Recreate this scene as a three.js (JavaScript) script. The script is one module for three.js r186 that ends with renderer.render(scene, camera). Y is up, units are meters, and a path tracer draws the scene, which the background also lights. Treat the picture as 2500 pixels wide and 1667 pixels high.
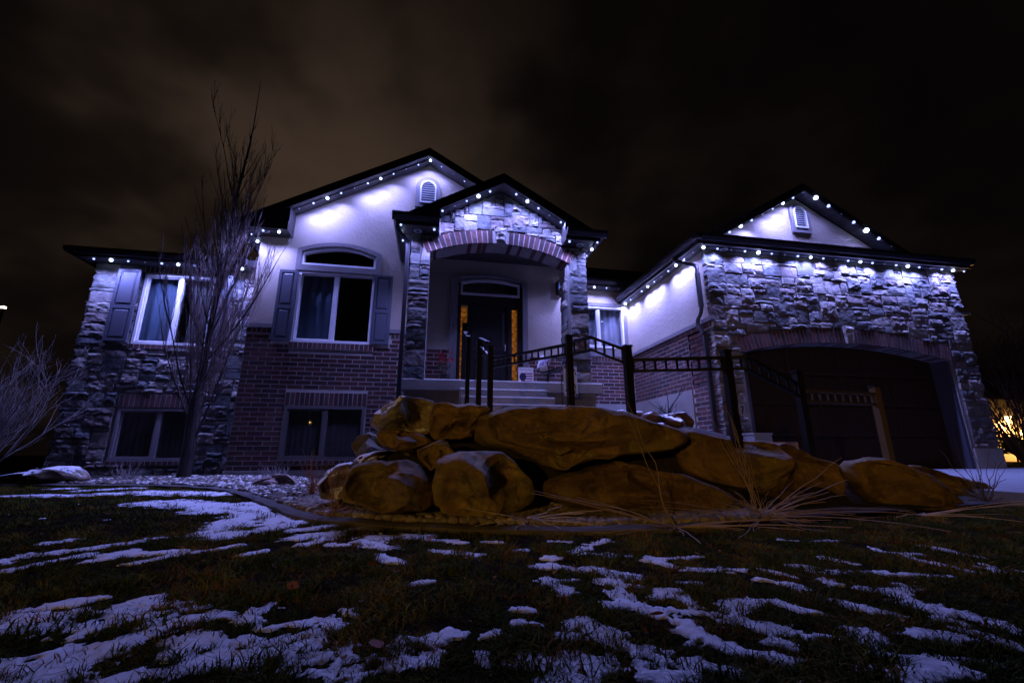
import * as THREE from 'three';
import { mergeGeometries } from 'three/addons/utils/BufferGeometryUtils.js';
import { ImprovedNoise } from 'three/addons/math/ImprovedNoise.js';

// ---------------------------------------------------------------- camera, sky, exposure
const EYE = 0.45;
const scene = new THREE.Scene();
const camera = new THREE.PerspectiveCamera(77.1, 1024 / 682, 0.05, 400);
camera.position.set(0, EYE, 0);
{
  const p = THREE.MathUtils.degToRad(14.44), y = THREE.MathUtils.degToRad(10.62);
  camera.up.set(0.0022, 1, 0).normalize();
  camera.lookAt(Math.sin(y) * Math.cos(p), EYE + Math.sin(p), -Math.cos(y) * Math.cos(p));
}
const renderer = new THREE.WebGLRenderer({ antialias: true });
renderer.setSize(1024, 682);
renderer.toneMapping = THREE.LinearToneMapping;
renderer.toneMappingExposure = 1;
renderer.shadowMap.enabled = true;
document.body.appendChild(renderer.domElement);

const LED = new THREE.Color().setRGB(0.275, 0.30, 1.0);
const AMBER = 122;                             // candela of the amber street lamp
const LED_SIDE = 7.8, LED_MID = 10.0;          // candela of the outer and the middle lamp of each three

let seed = 7;
function rnd() { seed = (seed + 0x6d2b79f5) | 0; let t = Math.imul(seed ^ (seed >>> 15), 1 | seed); t = (t + Math.imul(t ^ (t >>> 7), 61 | t)) ^ t; return ((t ^ (t >>> 14)) >>> 0) / 4294967296; }
const R = (a, b) => a + (b - a) * rnd();
const clamp = (x, a, b) => Math.min(b, Math.max(a, x)), mix = (a, b, t) => a + (b - a) * t;
const sst = (a, b, x) => { const t = clamp((x - a) / (b - a), 0, 1); return t * t * (3 - 2 * t); };
const IN = new ImprovedNoise();
function fbm(x, y, z, o = 4) { let s = 0, a = 0.5; for (let i = 0; i < o; i++) { s += a * IN.noise(x, y, z); x = x * 2.03 + 11.3; y = y * 2.03 + 5.7; z = z * 2.03 + 3.1; a *= 0.5; } return s; }
const V = (x, y, z) => new THREE.Vector3(x, y, z);

// night sky: low broken cloud lit brown by a town
{
  const W = 1024, H = 512, d = new Float32Array(W * H * 4);
  for (let r = 0; r < H; r++) for (let c = 0; c < W; c++) {
    const el = ((r + 0.5) / H - 0.5) * Math.PI, az = ((c + 0.5) / W - 0.5) * 2 * Math.PI;
    const x = Math.cos(az) * Math.cos(el), y = Math.sin(el), z = Math.sin(az) * Math.cos(el);
    const k = 1 / (Math.max(y, 0) + 0.30), px = x * k, pz = z * k;
    const n = fbm(px * 1.3 + 18.2, 0.3, pz * 1.3 - 2.4, 5) * 0.9 + fbm(px * 3.6 + 18.2, 7.3, pz * 3.6, 5) * 0.95 + 0.12;
    const cl = sst(-0.45, 0.5, n); let da = az + Math.PI / 2 + 0.27; da = Math.atan2(Math.sin(da), Math.cos(da)); const de = el - 0.52;
    const b = 0.0010 + (0.0026 + 0.031 * Math.exp(-(da * da) / 0.21 - (de * de) / 0.105)) * (0.24 + 1.05 * cl * cl);
    const o = (r * W + c) * 4;
    d[o] = b; d[o + 1] = b * 0.64 + 0.0001; d[o + 2] = b * 0.44 + 0.0004; d[o + 3] = 1;
  }
  const t = new THREE.DataTexture(d, W, H, THREE.RGBAFormat, THREE.FloatType);
  t.mapping = THREE.EquirectangularReflectionMapping; t.magFilter = t.minFilter = THREE.LinearFilter; t.needsUpdate = true;
  scene.background = t; scene.environment = t;
}

// ---------------------------------------------------------------- textures
const perms = (() => { const a = new Float32Array(65536); let s = 12345; for (let i = 0; i < 65536; i++) { s = (Math.imul(s, 1664525) + 1013904223) >>> 0; a[i] = s / 4294967296; } return a; })();
function vn(x, y, P, k = 0) { const xi = Math.floor(x), yi = Math.floor(y), fx = x - xi, fy = y - yi, w = (t) => t * t * (3 - 2 * t); const g = (a, b) => perms[((((a % P) + P) % P) * 251 + (((b % P) + P) % P) * 1009 + k * 7919) & 65535]; return mix(mix(g(xi, yi), g(xi + 1, yi), w(fx)), mix(g(xi, yi + 1), g(xi + 1, yi + 1), w(fx)), w(fy)); }
function pf(u, v, P, o, k = 0) { let s = 0, a = 0.5, n = 0; for (let i = 0; i < o; i++) { s += a * vn(u * P, v * P, P, k + i); n += a; a *= 0.55; P *= 2; } return s / n; }
function tex(N, fn, srgb = false) {
  const d = new Uint8Array(N * N * 4);
  for (let y = 0; y < N; y++) for (let x = 0; x < N; x++) { const c = fn(x / N, y / N), o = (y * N + x) * 4; const a = Array.isArray(c) ? c : [c, c, c]; for (let i = 0; i < 3; i++) d[o + i] = clamp(a[i], 0, 1) * 255; d[o + 3] = 255; }
  const t = new THREE.DataTexture(d, N, N); t.wrapS = t.wrapT = THREE.RepeatWrapping; t.magFilter = t.minFilter = THREE.LinearFilter; if (srgb) t.colorSpace = THREE.SRGBColorSpace; t.needsUpdate = true; return t;
}
const rep = (t, x, y = x) => { const c = t.clone(); c.repeat.set(x, y); c.needsUpdate = true; return c; };
const T = {
  stucco: tex(512, (u, v) => { const a = pf(u, v, 24, 3, 3); const b = pf(u, v, 9, 2, 9); return sst(0.3, 0.75, a * 0.7 + b * 0.3); }),
  stuccoC: tex(256, (u, v) => { const a = pf(u, v, 5, 5, 2); const s = 0.86 + 0.14 * a; return [s, s, s]; }, true),
  stoneC: tex(512, (u, v) => { const a = pf(u, v, 4, 6, 1), b = pf(u + a * 0.1, v, 14, 4, 5); const s = 0.55 + 0.45 * a + 0.25 * (b - 0.5); return [s * (0.97 + 0.08 * (b - 0.5)), s, s * (1 - 0.08 * (b - 0.5))]; }, true),
  stoneB: tex(512, (u, v) => { const a = pf(u, v, 7, 6, 11), b = Math.abs(pf(u, v, 5, 5, 21) - 0.5) * 2; return a * 0.6 + (1 - b) * 0.4; }),
  brickC: tex(512, (u, v) => { const a = pf(u, v, 7, 5, 31), b = pf(u, v, 40, 3, 33); const s = 0.5 + 0.55 * a - (b < 0.3 ? 0.25 : 0); return [s, s * (0.9 + 0.15 * a), s * (0.88 + 0.2 * a)]; }, true),
  brickB: tex(256, (u, v) => pf(u, v, 20, 4, 41)),
  concC: tex(512, (u, v) => { const a = pf(u, v, 3, 6, 51), b = pf(u, v, 50, 2, 55); const s = 0.7 + 0.3 * a + 0.08 * (b - 0.5); return [s, s, s]; }, true),
  rockC: tex(1024, (u, v) => {
    const a = pf(u, v, 4, 6, 61), b = pf(u, v, 11, 5, 65), l = pf(u, v * 1, 3, 3, 68), st = vn(u * 6 + a * 2, v * 60 + a * 14, 60, 4);
    let s = 0.55 + 0.4 * a + 0.16 * (st - 0.5) + 0.14 * (b - 0.5); const dk = sst(0.56, 0.72, b) * 0.30, li = sst(0.64, 0.80, pf(u, v, 24, 4, 69)) * 0.14;
    s *= 1 - dk; const g = sst(0.45, 0.7, l) * 0.1; return [s + li, s * (0.93 + g) + li, s * (0.86 - g * 0.6) + li * 0.8];
  }, true),
  rockB: tex(1024, (u, v) => { const a = pf(u, v, 5, 7, 71), st = vn(u * 5 + a * 3, v * 40 + a * 12, 40, 4), c = Math.abs(pf(u, v, 6, 5, 77) - 0.5) * 2; return a * 0.55 + st * 0.15 + sst(0, 0.12, c) * 0.3; }),
  soil: tex(512, (u, v) => { const a = pf(u, v, 8, 6, 81), b = pf(u, v, 60, 2, 83); const s = 0.35 + 0.5 * a + 0.25 * (b - 0.5); return [s, s * 0.92, s * 0.8]; }, true),
  shing: tex(512, (u, v) => { const r = Math.floor(v * 8), f = v * 8 - r, q = Math.floor(u * 8 + (r % 2) * 0.5), e = Math.abs((u * 8 + (r % 2) * 0.5) - q - 0.5); const s = 0.6 + 0.4 * perms[(r * 31 + (q & 7) * 17 + 5) & 65535] * (0.6 + 0.4 * pf(u, v, 60, 2, 7)); return f < 0.12 || e > 0.46 ? s * 0.6 : s; }, true),
  shingB: tex(512, (u, v) => { const r = Math.floor(v * 8), f = v * 8 - r, q = Math.floor(u * 8 + (r % 2) * 0.5), e = Math.abs((u * 8 + (r % 2) * 0.5) - q - 0.5); return (1 - f) * 0.7 + perms[(r * 31 + (q & 7) * 17 + 5) & 65535] * 0.15 - (e > 0.46 ? 0.3 : 0) + 0.1 * pf(u, v, 60, 2, 7); }),
  bark: tex(256, (u, v) => { const a = vn(u * 24 + 3 * pf(u, v, 4, 3, 91), v * 6, 24, 4); return 0.3 + 0.5 * a + 0.3 * pf(u, v, 12, 4, 93); }, true),
  snowB: tex(512, (u, v) => pf(u, v, 6, 7, 95)),
  seedy: tex(256, (u, v) => { const a = Math.abs(pf(u, v, 6, 4, 97) - 0.5) * 2; const s = sst(0.02, 0.3, a); return [0.45 + 0.55 * s, 0.40 + 0.56 * s, 0.36 + 0.5 * s]; }, true),
};
function M(r, g, b, o = {}) { const m = new THREE[o.phys ? 'MeshPhysicalMaterial' : 'MeshStandardMaterial'](); delete o.phys; m.color.setRGB(r, g, b); m.roughness = 0.85; Object.assign(m, o); return m; }
const mat = {
  stucco: M(0.43, 0.37, 0.30, { map: rep(T.stuccoC, 0.4), bumpMap: rep(T.stucco, 2.3), bumpScale: 0.0028, roughness: 0.95 }),
  trim: M(0.17, 0.155, 0.16, { bumpMap: rep(T.stucco, 2), bumpScale: 0.003 }),
  dark: M(0.018, 0.016, 0.017, { roughness: 0.45, bumpMap: rep(T.stucco, 0.6), bumpScale: 0.001 }),
  gutter: M(0.035, 0.034, 0.038, { roughness: 0.32 }),
  soffit: M(0.06, 0.057, 0.062, { roughness: 0.6 }),
  roof: M(0.035, 0.032, 0.032, { map: rep(T.shing, 0.5), bumpMap: rep(T.shingB, 0.5), bumpScale: 0.012, roughness: 0.95 }),
  white: M(0.72, 0.72, 0.73, { roughness: 0.45 }),
  shutter: M(0.055, 0.060, 0.080, { roughness: 0.5 }),
  mortar: M(0.50, 0.45, 0.42, { map: rep(T.concC, 1.3), bumpMap: rep(T.brickB, 3), bumpScale: 0.004, roughness: 1 }),
  stoneMortar: M(0.30, 0.28, 0.275, { map: rep(T.concC, 1.3), roughness: 1 }),
  conc: M(0.42, 0.40, 0.38, { map: rep(T.concC, 0.5), bumpMap: rep(T.brickB, 2), bumpScale: 0.002, roughness: 0.9 }),
  edge: M(0.14, 0.12, 0.115, { map: rep(T.concC, 1.1), bumpMap: rep(T.brickB, 2), bumpScale: 0.004, roughness: 0.95 }),
  glass: M(1, 1, 1, { phys: 1, transmission: 1, thickness: 0, roughness: 0.02, ior: 1.5 }),
  room: M(0.05, 0.045, 0.04),
  curtain: M(0.06, 0.10, 0.145, { roughness: 1, side: THREE.DoubleSide }),
  blind: M(0.06, 0.06, 0.06, { roughness: 0.8 }),
  iron: M(0.012, 0.011, 0.011, { roughness: 0.42, metalness: 0.3 }),
  ironLitAmber: M(0.105, 0.069, 0.014, { roughness: 0.6 }), ironLitAmberDim: M(0.06, 0.04, 0.010, { roughness: 0.6 }),  // golden lamp light painted into the iron of the end post and last span
  door: M(0.02, 0.017, 0.017, { roughness: 0.35 }),
  gdoor: M(0.034, 0.021, 0.014, { roughness: 0.95, specularIntensity: 0.2, phys: 1, bumpMap: rep(T.stucco, 1), bumpScale: 0.0015 }),
  jamb: M(0.055, 0.06, 0.085, { roughness: 0.5 }),
  ceil: M(0.03, 0.026, 0.026, { roughness: 0.7 }),
  amber: M(0.02, 0.015, 0.01, { emissive: new THREE.Color(1.0, 0.36, 0.05), emissiveIntensity: 0.22, emissiveMap: rep(T.seedy, 3, 3), roughness: 0.3 }),
  ring: M(0.5, 0.5, 0.5, { roughness: 0.4 }),
  snow: M(0.80, 0.81, 0.84, { bumpMap: rep(T.snowB, 2.2), bumpScale: 0.016, roughness: 0.75 }),
  lawn: M(0.032, 0.021, 0.007, { map: rep(T.soil, 1.7), bumpMap: rep(T.snowB, 3), bumpScale: 0.03, roughness: 1, phys: 1, specularIntensity: 0.05 }),
  soil: M(0.055, 0.043, 0.034, { map: rep(T.soil, 1.3), bumpMap: rep(T.snowB, 3), bumpScale: 0.03, roughness: 1 }),
  drive: M(0.17, 0.18, 0.20, { bumpMap: rep(T.snowB, 0.8), bumpScale: 0.03, roughness: 0.8 }),
  bark: M(0.105, 0.085, 0.078, { map: rep(T.bark, 6, 1.5), bumpMap: rep(T.bark, 6, 1.5), bumpScale: 0.01, roughness: 0.9 }),
  twig: M(0.20, 0.135, 0.125, { roughness: 0.55 }),
  led: M(0.2, 0.2, 0.25, { emissive: new THREE.Color(0.34, 0.42, 1.0), emissiveIntensity: 2.6 }),
  ledMid: M(0.2, 0.2, 0.25, { emissive: new THREE.Color(0.50, 0.62, 1.0), emissiveIntensity: 9 }),
  ledOffGlow: M(0.5, 0.5, 0.55, { roughness: 0.3, emissive: new THREE.Color(0.5, 0.55, 1.0), emissiveIntensity: 0.25 }),  // unlit bulb, given a faint glow so that it shows as a dim dot
  track: M(0.03, 0.03, 0.034, { roughness: 0.35, metalness: 0.4 }),
};
const STONE = [[0.30, 0.265, 0.25], [0.21, 0.20, 0.20], [0.38, 0.33, 0.295], [0.14, 0.14, 0.15], [0.26, 0.20, 0.185], [0.44, 0.385, 0.35], [0.19, 0.185, 0.17]].map((c) => M(...c, { map: rep(T.stoneC, 1.3), bumpMap: rep(T.stoneB, 1.6), bumpScale: 0.02, roughness: 0.9 }));
const BRICK = [[0.130, 0.042, 0.036], [0.165, 0.058, 0.047], [0.098, 0.040, 0.037], [0.185, 0.085, 0.072], [0.070, 0.033, 0.031]].map((c) => M(...c, { map: rep(T.brickC, 2.1), bumpMap: rep(T.brickB, 3), bumpScale: 0.004, roughness: 0.92 }));

// ---------------------------------------------------------------- naming and geometry helpers
const used = new Map(), base = new WeakMap();
const numbered = (n) => { const k = used.get(n) ?? 0; used.set(n, k + 1); return k ? n + '_' + String(k).padStart(3, '0') : n; };
function thing(name, label, category, [x, y, z] = [0, 0, 0], group, kind) {
  const o = new THREE.Group(); o.name = numbered(name); o.position.set(x, y, z); base.set(o, V(x, y, z)); scene.add(o);
  o.userData = { label, category }; if (group) o.userData.group = group; if (kind) o.userData.kind = kind; return o;
}
const rootOf = (o) => { while (o.parent && o.parent !== scene) o = o.parent; return o; };
const offs = (o) => base.get(rootOf(o)) ?? V(0, 0, 0);
function shadow(m) { m.castShadow = m.receiveShadow = true; return m; }
// geometry given in world coordinates; becomes a named part
function part(name, g, m, parent, extra) {
  if (Array.isArray(g)) g = merge(g);
  const b = offs(parent); g.translate(-b.x, -b.y, -b.z);
  const o = shadow(new THREE.Mesh(g, m)); o.name = name; parent.add(o); if (extra) Object.assign(o.userData, extra); return o;
}
// one mesh at world position p with a shared geometry
function piece(name, g, m, parent, p, rot, scl) {
  const o = shadow(new THREE.Mesh(g, m)); o.name = name; o.position.copy(p).sub(offs(parent)); if (rot) o.rotation.set(...rot); if (scl) o.scale.set(...scl); parent.add(o); return o;
}
function ground(name, g, m, extra = {}) { if (Array.isArray(g)) g = merge(g); const o = shadow(new THREE.Mesh(g, m)); o.name = numbered(name); o.userData = { kind: 'structure', ...extra }; scene.add(o); return o; }
function norm(g) { g = g.index ? g.toNonIndexed() : g; for (const k of Object.keys(g.attributes)) if (!['position', 'normal', 'uv'].includes(k)) g.deleteAttribute(k); if (!g.attributes.normal) g.computeVertexNormals(); if (!g.attributes.uv) g.setAttribute('uv', new THREE.BufferAttribute(new Float32Array(g.attributes.position.count * 2), 2)); g.morphAttributes = {}; return g; }
function merge(list) { return mergeGeometries(list.map(norm)); }
function boxUV(g, ox = 0, oy = 0) { // metres, by the way each triangle faces
  g = g.index ? g.toNonIndexed() : g; const p = g.attributes.position, uv = new Float32Array(p.count * 2), a = V(), b = V(), c = V(), n = V();
  for (let i = 0; i < p.count; i += 3) {
    a.fromBufferAttribute(p, i); b.fromBufferAttribute(p, i + 1); c.fromBufferAttribute(p, i + 2); n.copy(b).sub(a).cross(c.clone().sub(a)); const x = Math.abs(n.x), y = Math.abs(n.y), z = Math.abs(n.z);
    [a, b, c].forEach((q, k) => { const [s, t] = x >= y && x >= z ? [q.z, q.y] : y >= z ? [q.x, q.z] : [q.x, q.y]; uv[(i + k) * 2] = s + ox; uv[(i + k) * 2 + 1] = t + oy; });
  }
  g.setAttribute('uv', new THREE.BufferAttribute(uv, 2)); return g;
}
function prism(A, B) { // two polygons with the same number of corners, joined
  const n = A.length, pos = [], tri = (a, b, c) => pos.push(a.x, a.y, a.z, b.x, b.y, b.z, c.x, c.y, c.z);
  for (let i = 1; i < n - 1; i++) { tri(A[0], A[i + 1], A[i]); tri(B[0], B[i], B[i + 1]); }
  for (let i = 0; i < n; i++) { const j = (i + 1) % n; tri(A[i], A[j], B[j]); tri(A[i], B[j], B[i]); }
  const g = new THREE.BufferGeometry(); g.setAttribute('position', new THREE.Float32BufferAttribute(pos, 3));
  // make the faces look outwards
  const q = V(), cen = V(); [...A, ...B].forEach((v) => cen.add(v)); cen.divideScalar(2 * n); let vol = 0; const a = V(), b = V(), c = V();
  for (let i = 0; i < pos.length; i += 9) { a.set(pos[i], pos[i + 1], pos[i + 2]).sub(cen); b.set(pos[i + 3], pos[i + 4], pos[i + 5]).sub(cen); c.set(pos[i + 6], pos[i + 7], pos[i + 8]).sub(cen); vol += a.dot(q.copy(b).cross(c)); }
  if (vol < 0) for (let i = 0; i < pos.length; i += 9) for (let k = 0; k < 3; k++) { const t = pos[i + 3 + k]; pos[i + 3 + k] = pos[i + 6 + k]; pos[i + 6 + k] = t; }
  g.setAttribute('position', new THREE.Float32BufferAttribute(pos, 3)); g.computeVertexNormals(); return boxUV(g);
}
function box(x0, x1, y0, y1, z0, z1) { return prism([V(x0, y0, z0), V(x1, y0, z0), V(x1, y1, z0), V(x0, y1, z0)], [V(x0, y0, z1), V(x1, y0, z1), V(x1, y1, z1), V(x0, y1, z1)]); }
function bar(a, b, w, h, up = V(0, 1, 0)) { // square bar from a to b
  const d = b.clone().sub(a).normalize(), s = d.clone().cross(up); if (s.lengthSq() < 1e-6) s.set(1, 0, 0); s.normalize().multiplyScalar(w / 2); const u = s.clone().cross(d).normalize().multiplyScalar(h / 2);
  const q = (p) => [p.clone().sub(s).sub(u), p.clone().add(s).sub(u), p.clone().add(s).add(u), p.clone().sub(s).add(u)]; return prism(q(a), q(b));
}
function slab(q, t) { return prism(q, q.map((v) => v.clone().add(V(0, -t, 0)))); }
function rod(pts, r0, r1, sides = 6, segs) { // tapered tube through points
  const cv = new THREE.CatmullRomCurve3(pts), n = segs ?? Math.max(2, pts.length * 2), fr = cv.computeFrenetFrames(n, false), pos = [], uv = [], idx = [];
  for (let i = 0; i <= n; i++) { const t = i / n, p = cv.getPointAt(t), r = mix(r0, r1, t); for (let k = 0; k <= sides; k++) { const a = (k / sides) * Math.PI * 2, c = Math.cos(a) * r, s = Math.sin(a) * r, N = fr.normals[i], B = fr.binormals[i]; pos.push(p.x + N.x * c + B.x * s, p.y + N.y * c + B.y * s, p.z + N.z * c + B.z * s); uv.push(k / sides, t); } }
  for (let i = 0; i < n; i++) for (let k = 0; k < sides; k++) { const a = i * (sides + 1) + k, b = a + sides + 1; idx.push(a, b, a + 1, a + 1, b, b + 1); }
  const g = new THREE.BufferGeometry(); g.setAttribute('position', new THREE.Float32BufferAttribute(pos, 3)); g.setAttribute('uv', new THREE.Float32BufferAttribute(uv, 2)); g.setIndex(idx); g.computeVertexNormals(); return g;
}
function wallXY(outline, holes, z, t) { // upright wall with openings, front face at z
  const s = new THREE.Shape(outline.map((p) => new THREE.Vector2(...p))); for (const h of holes) s.holes.push(new THREE.Path(h.map((p) => new THREE.Vector2(...p))));
  const g = new THREE.ExtrudeGeometry(s, { depth: t, bevelEnabled: false, curveSegments: 24 }); g.translate(0, 0, z - t); return norm(g);
}
const rect = (x0, x1, y0, y1) => [[x0, y0], [x1, y0], [x1, y1], [x0, y1]];
function arcPts(cx, cy, r, x0, x1, n = 24) { const o = []; for (let i = 0; i <= n; i++) { const x = mix(x0, x1, i / n); o.push([x, cy + Math.sqrt(Math.max(0, r * r - (x - cx) ** 2))]); } return o; }

// ---------------------------------------------------------------- ground
ground('lawn_ground', boxUV(slab([V(-90, 0, 70), V(90, 0, 70), V(90, 0, -90), V(-90, 0, -90)], 0.5)), mat.lawn);
const CURB = [[-9.5, -8.2], [-5.84, -7.46], [-4.58, -7.13], [-3.3, -6.7], [-2.34, -5.9], [-1.92, -5.28], [-1.21, -4.09], [-0.76, -3.33], [-0.37, -3.04], [-0.1, -2.85], [0.49, -2.62], [1.0, -2.50], [1.7, -2.48], [2.6, -2.6], [3.6, -2.75], [4.8, -2.95]];
const curbZ = (x) => { for (let i = 0; i < CURB.length - 1; i++) if (x <= CURB[i + 1][0]) { const [a, b] = CURB[i], [c, d] = CURB[i + 1]; return mix(b, d, clamp((x - a) / (c - a), 0, 1)); } return -2.95; };
const moundY = (x, z) => {
  const front = mix(-3.35, -3.15, sst(0, 4, x)), l = sst(-0.75, -0.15, x) * sst(front + 0.05, front - 0.4, z);
  const top = mix(mix(0.66, 0.30, sst(1.9, 3.2, x)), 0.06, sst(3.3, 4.7, x)) + 0.12 * sst(2.2, 2.8, x) * sst(-4.3, -4.9, z) * (1 - sst(4.0, 5.0, x) * 0.2) + 0.33 * sst(2.6, 3.4, x) * sst(-4.6, -5.4, z) * (1 - sst(5.2, 5.3, x));
  return 0.03 + top * l;
};
const bedY = (x, z) => Math.max(0.03 + 0.02 * fbm(x * 2, 0, z * 2, 3), moundY(x, z));
{
  const nx = 220, nz = 120, pos = [], idx = [], uv = [];
  for (let j = 0; j <= nz; j++) for (let i = 0; i <= nx; i++) {
    const x = mix(-9.5, 4.8, i / nx), z0 = curbZ(x) - 0.05, z = mix(z0, -10.4, (j / nz) ** 1.3);
    pos.push(x, bedY(x, z) + 0.012 * fbm(x * 9, 1, z * 9, 2), z); uv.push(x, z);
  }
  for (let j = 0; j < nz; j++) for (let i = 0; i < nx; i++) { const a = j * (nx + 1) + i, b = a + nx + 1; idx.push(a, a + 1, b, b, a + 1, b + 1); }
  const g = new THREE.BufferGeometry(); g.setAttribute('position', new THREE.Float32BufferAttribute(pos, 3)); g.setAttribute('uv', new THREE.Float32BufferAttribute(uv, 2)); g.setIndex(idx); g.computeVertexNormals();
  ground('garden_bed', g, mat.soil);
}
ground('driveway', slab([V(4.95, 0.105, 12), V(13.5, 0.105, 12), V(13.5, 0.105, -7.4), V(4.95, 0.105, -7.4)], 0.2), mat.drive, { label: 'snow covered driveway in front of the garage', category: 'driveway' });
{ // concrete lawn edging
  const t = thing('lawn_edging', 'curved concrete edging between the lawn and the gravel bed', 'lawn edging', [0, 0, -2.6]);
  const c = new THREE.CatmullRomCurve3(CURB.slice(0, -3).map((p) => V(p[0], 0, p[1]))), N = 90; const L = [];
  let prev = null; for (let i = 0; i <= N; i++) { const p = c.getPointAt(i / N), d = c.getTangentAt(i / N), s = V(-d.z, 0, d.x).normalize(), h = 0.034 + 0.005 * Math.sin(i * 1.7);
    const q = [p.clone().addScaledVector(s, -0.075).setY(-0.03), p.clone().addScaledVector(s, 0.075).setY(-0.03), p.clone().addScaledVector(s, 0.07).setY(h * 0.7), p.clone().addScaledVector(s, 0.035).setY(h), p.clone().addScaledVector(s, -0.035).setY(h), p.clone().addScaledVector(s, -0.07).setY(h * 0.7)];
    if (prev && i % 9) L.push(prism(prev, q)); else if (prev) L.push(prism(prev, q.map((v) => v.clone().add(prev[0].clone().sub(v).setY(0).multiplyScalar(0)))));
    prev = q; }
  for (let k = 0; k < 9; k++) part('edging_segment', L.slice(k * 10, k * 10 + 10), mat.edge, t);
}

// ---------------------------------------------------------------- house
const H = thing('house', 'stone, brick and stucco house with an arched porch and a garage, roofline edged in lights', 'house', [2, 0, -9]);
const GZ = -6.9, MZ = -9, LZ = -9.75, EZ = -10.2, PZ = -7.55, SX = 5.13;

// --- bricks
const brickBox = (() => { const g = new THREE.BoxGeometry(1, 1, 1); return g; })();
const brickList = []; // {p, rot, scl, name, host}
function courses(host, place, u0, u1, v0, v1, holes, o = {}) {
  const bl = o.len ?? 0.295, bh = o.h ?? 0.09, j = 0.0155; let row = 0;
  for (let v = v0; v + bh * 0.6 < v1; v += bh, row++) {
    let spans = [[u0, u1]];
    for (const h of holes) if (v + bh - j > h[2] + 0.005 && v < h[3] - 0.005) spans = spans.flatMap(([a, b]) => (h[1] <= a || h[0] >= b ? [[a, b]] : [[a, Math.min(b, h[0])], [Math.max(a, h[1]), b]].filter((s) => s[1] - s[0] > 0.03)));
    const ph = (row % 2) * bl / 2;
    for (const [a, b] of spans) for (let u = Math.floor((a - ph) / bl) * bl + ph; u < b; u += bl) {
      const l = Math.max(a, u) + j / 2, r = Math.min(b, u + bl) - j / 2; if (r - l < 0.035) continue;
      const top = Math.min(v + bh - j, v1); brickList.push({ ...place((l + r) / 2, (v + top) / 2, R(-0.0015, 0.0015)), size: [r - l, top - v, 0.05], m: BRICK[Math.floor(rnd() * 4.99)], host });
    }
  }
}
const onFront = (z) => (u, v, w) => ({ p: V(u, v, z - 0.025 + 0.0025 + w), rot: [0, 0, 0] });
const onLeft = (x) => (u, v, w) => ({ p: V(x + 0.025 - 0.0025 - w, v, u), rot: [0, Math.PI / 2, 0] });
function soldiers(host, u0, u1, v0, v1, z, w, name) { // upright bricks in a row
  const n = Math.round((u1 - u0) / w), s = (u1 - u0) / n; part('mortar_bed', box(u0 - 0.004, u1 + 0.004, v0 - 0.006, v1 + 0.006, z - 0.04, z + 0.0145), mat.mortar, host);
  for (let i = 0; i < n; i++) piece(name, brickBox, BRICK[Math.floor(rnd() * 4.99)], host, V(u0 + (i + 0.5) * s, (v0 + v1) / 2, z - 0.013 + R(-0.001, 0.002)), null, [s - 0.014, v1 - v0, 0.06]);
}

// --- stones
const stoneList = [];
function stoneGeo(fit, u0, u1, v0, v1, rough, proud, place, lEdge = 0, rEdge = 0) {
  const nx = clamp(Math.round((u1 - u0) / 0.06), 2, 7), ny = clamp(Math.round((v1 - v0) / 0.05), 2, 6), P = [], j = 0.005 + 0.004 * rnd(), s0 = R(0, 50), tx = R(-0.012, 0.012), ty = R(-0.015, 0.02);
  for (let b = 0; b <= ny; b++) for (let a = 0; a <= nx; a++) {
    const fu = a / nx, fv = b / ny; let u = mix(u0 + j, u1 - j, fu), v = mix(v0 + j, v1 - j, fv);
    const ea = Math.min(fu, 1 - fu) * 2, eb = Math.min(fv, 1 - fv) * 2;
    if (a > 0 && a < nx) u += R(-0.012, 0.012); if (b > 0 && b < ny) v += R(-0.01, 0.01);
    u += (a === 0 || a === nx ? R(-0.004, 0.004) : 0) - (a === 0 ? lEdge * rnd() : 0) + (a === nx ? rEdge * rnd() : 0); v += b === 0 || b === ny ? R(-0.004, 0.004) : 0;
    [u, v] = fit(u, v);
    const e = sst(0, 0.35, Math.min(ea, eb) + 0.08);
    let w = proud + (fu - 0.5) * tx + (fv - 0.5) * ty + rough * (0.25 + 0.75 * e) * (0.55 + 1.3 * fbm(u * 7 + s0, v * 9, s0, 3)) + rough * 0.4 * (rnd() - 0.5);
    P.push([u, v, Math.max(0.008, w)]);
  }
  const pos = [], put = (q) => { const w = place(q[0], q[1], q[2]); pos.push(w.x, w.y, w.z); }, at = (a, b) => P[b * (nx + 1) + a], bk = (q) => [q[0], q[1], -0.06];
  for (let b = 0; b < ny; b++) for (let a = 0; a < nx; a++) { const A = at(a, b), B = at(a + 1, b), C = at(a + 1, b + 1), D = at(a, b + 1); if ((a + b + (s0 * 7 | 0)) % 2) [A, B, C, A, C, D].forEach(put); else [A, B, D, B, C, D].forEach(put); }
  const side = (A, B) => { [bk(A), bk(B), B, bk(A), B, A].forEach(put); };
  for (let a = 0; a < nx; a++) { side(at(a, 0), at(a + 1, 0)); side(at(a + 1, ny), at(a, ny)); }
  for (let b = 0; b < ny; b++) { side(at(nx, b), at(nx, b + 1)); side(at(0, b + 1), at(0, b)); }
  const g = new THREE.BufferGeometry(); g.setAttribute('position', new THREE.Float32BufferAttribute(pos, 3)); g.computeVertexNormals(); return boxUV(g, R(0, 9), R(0, 9));
}
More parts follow.
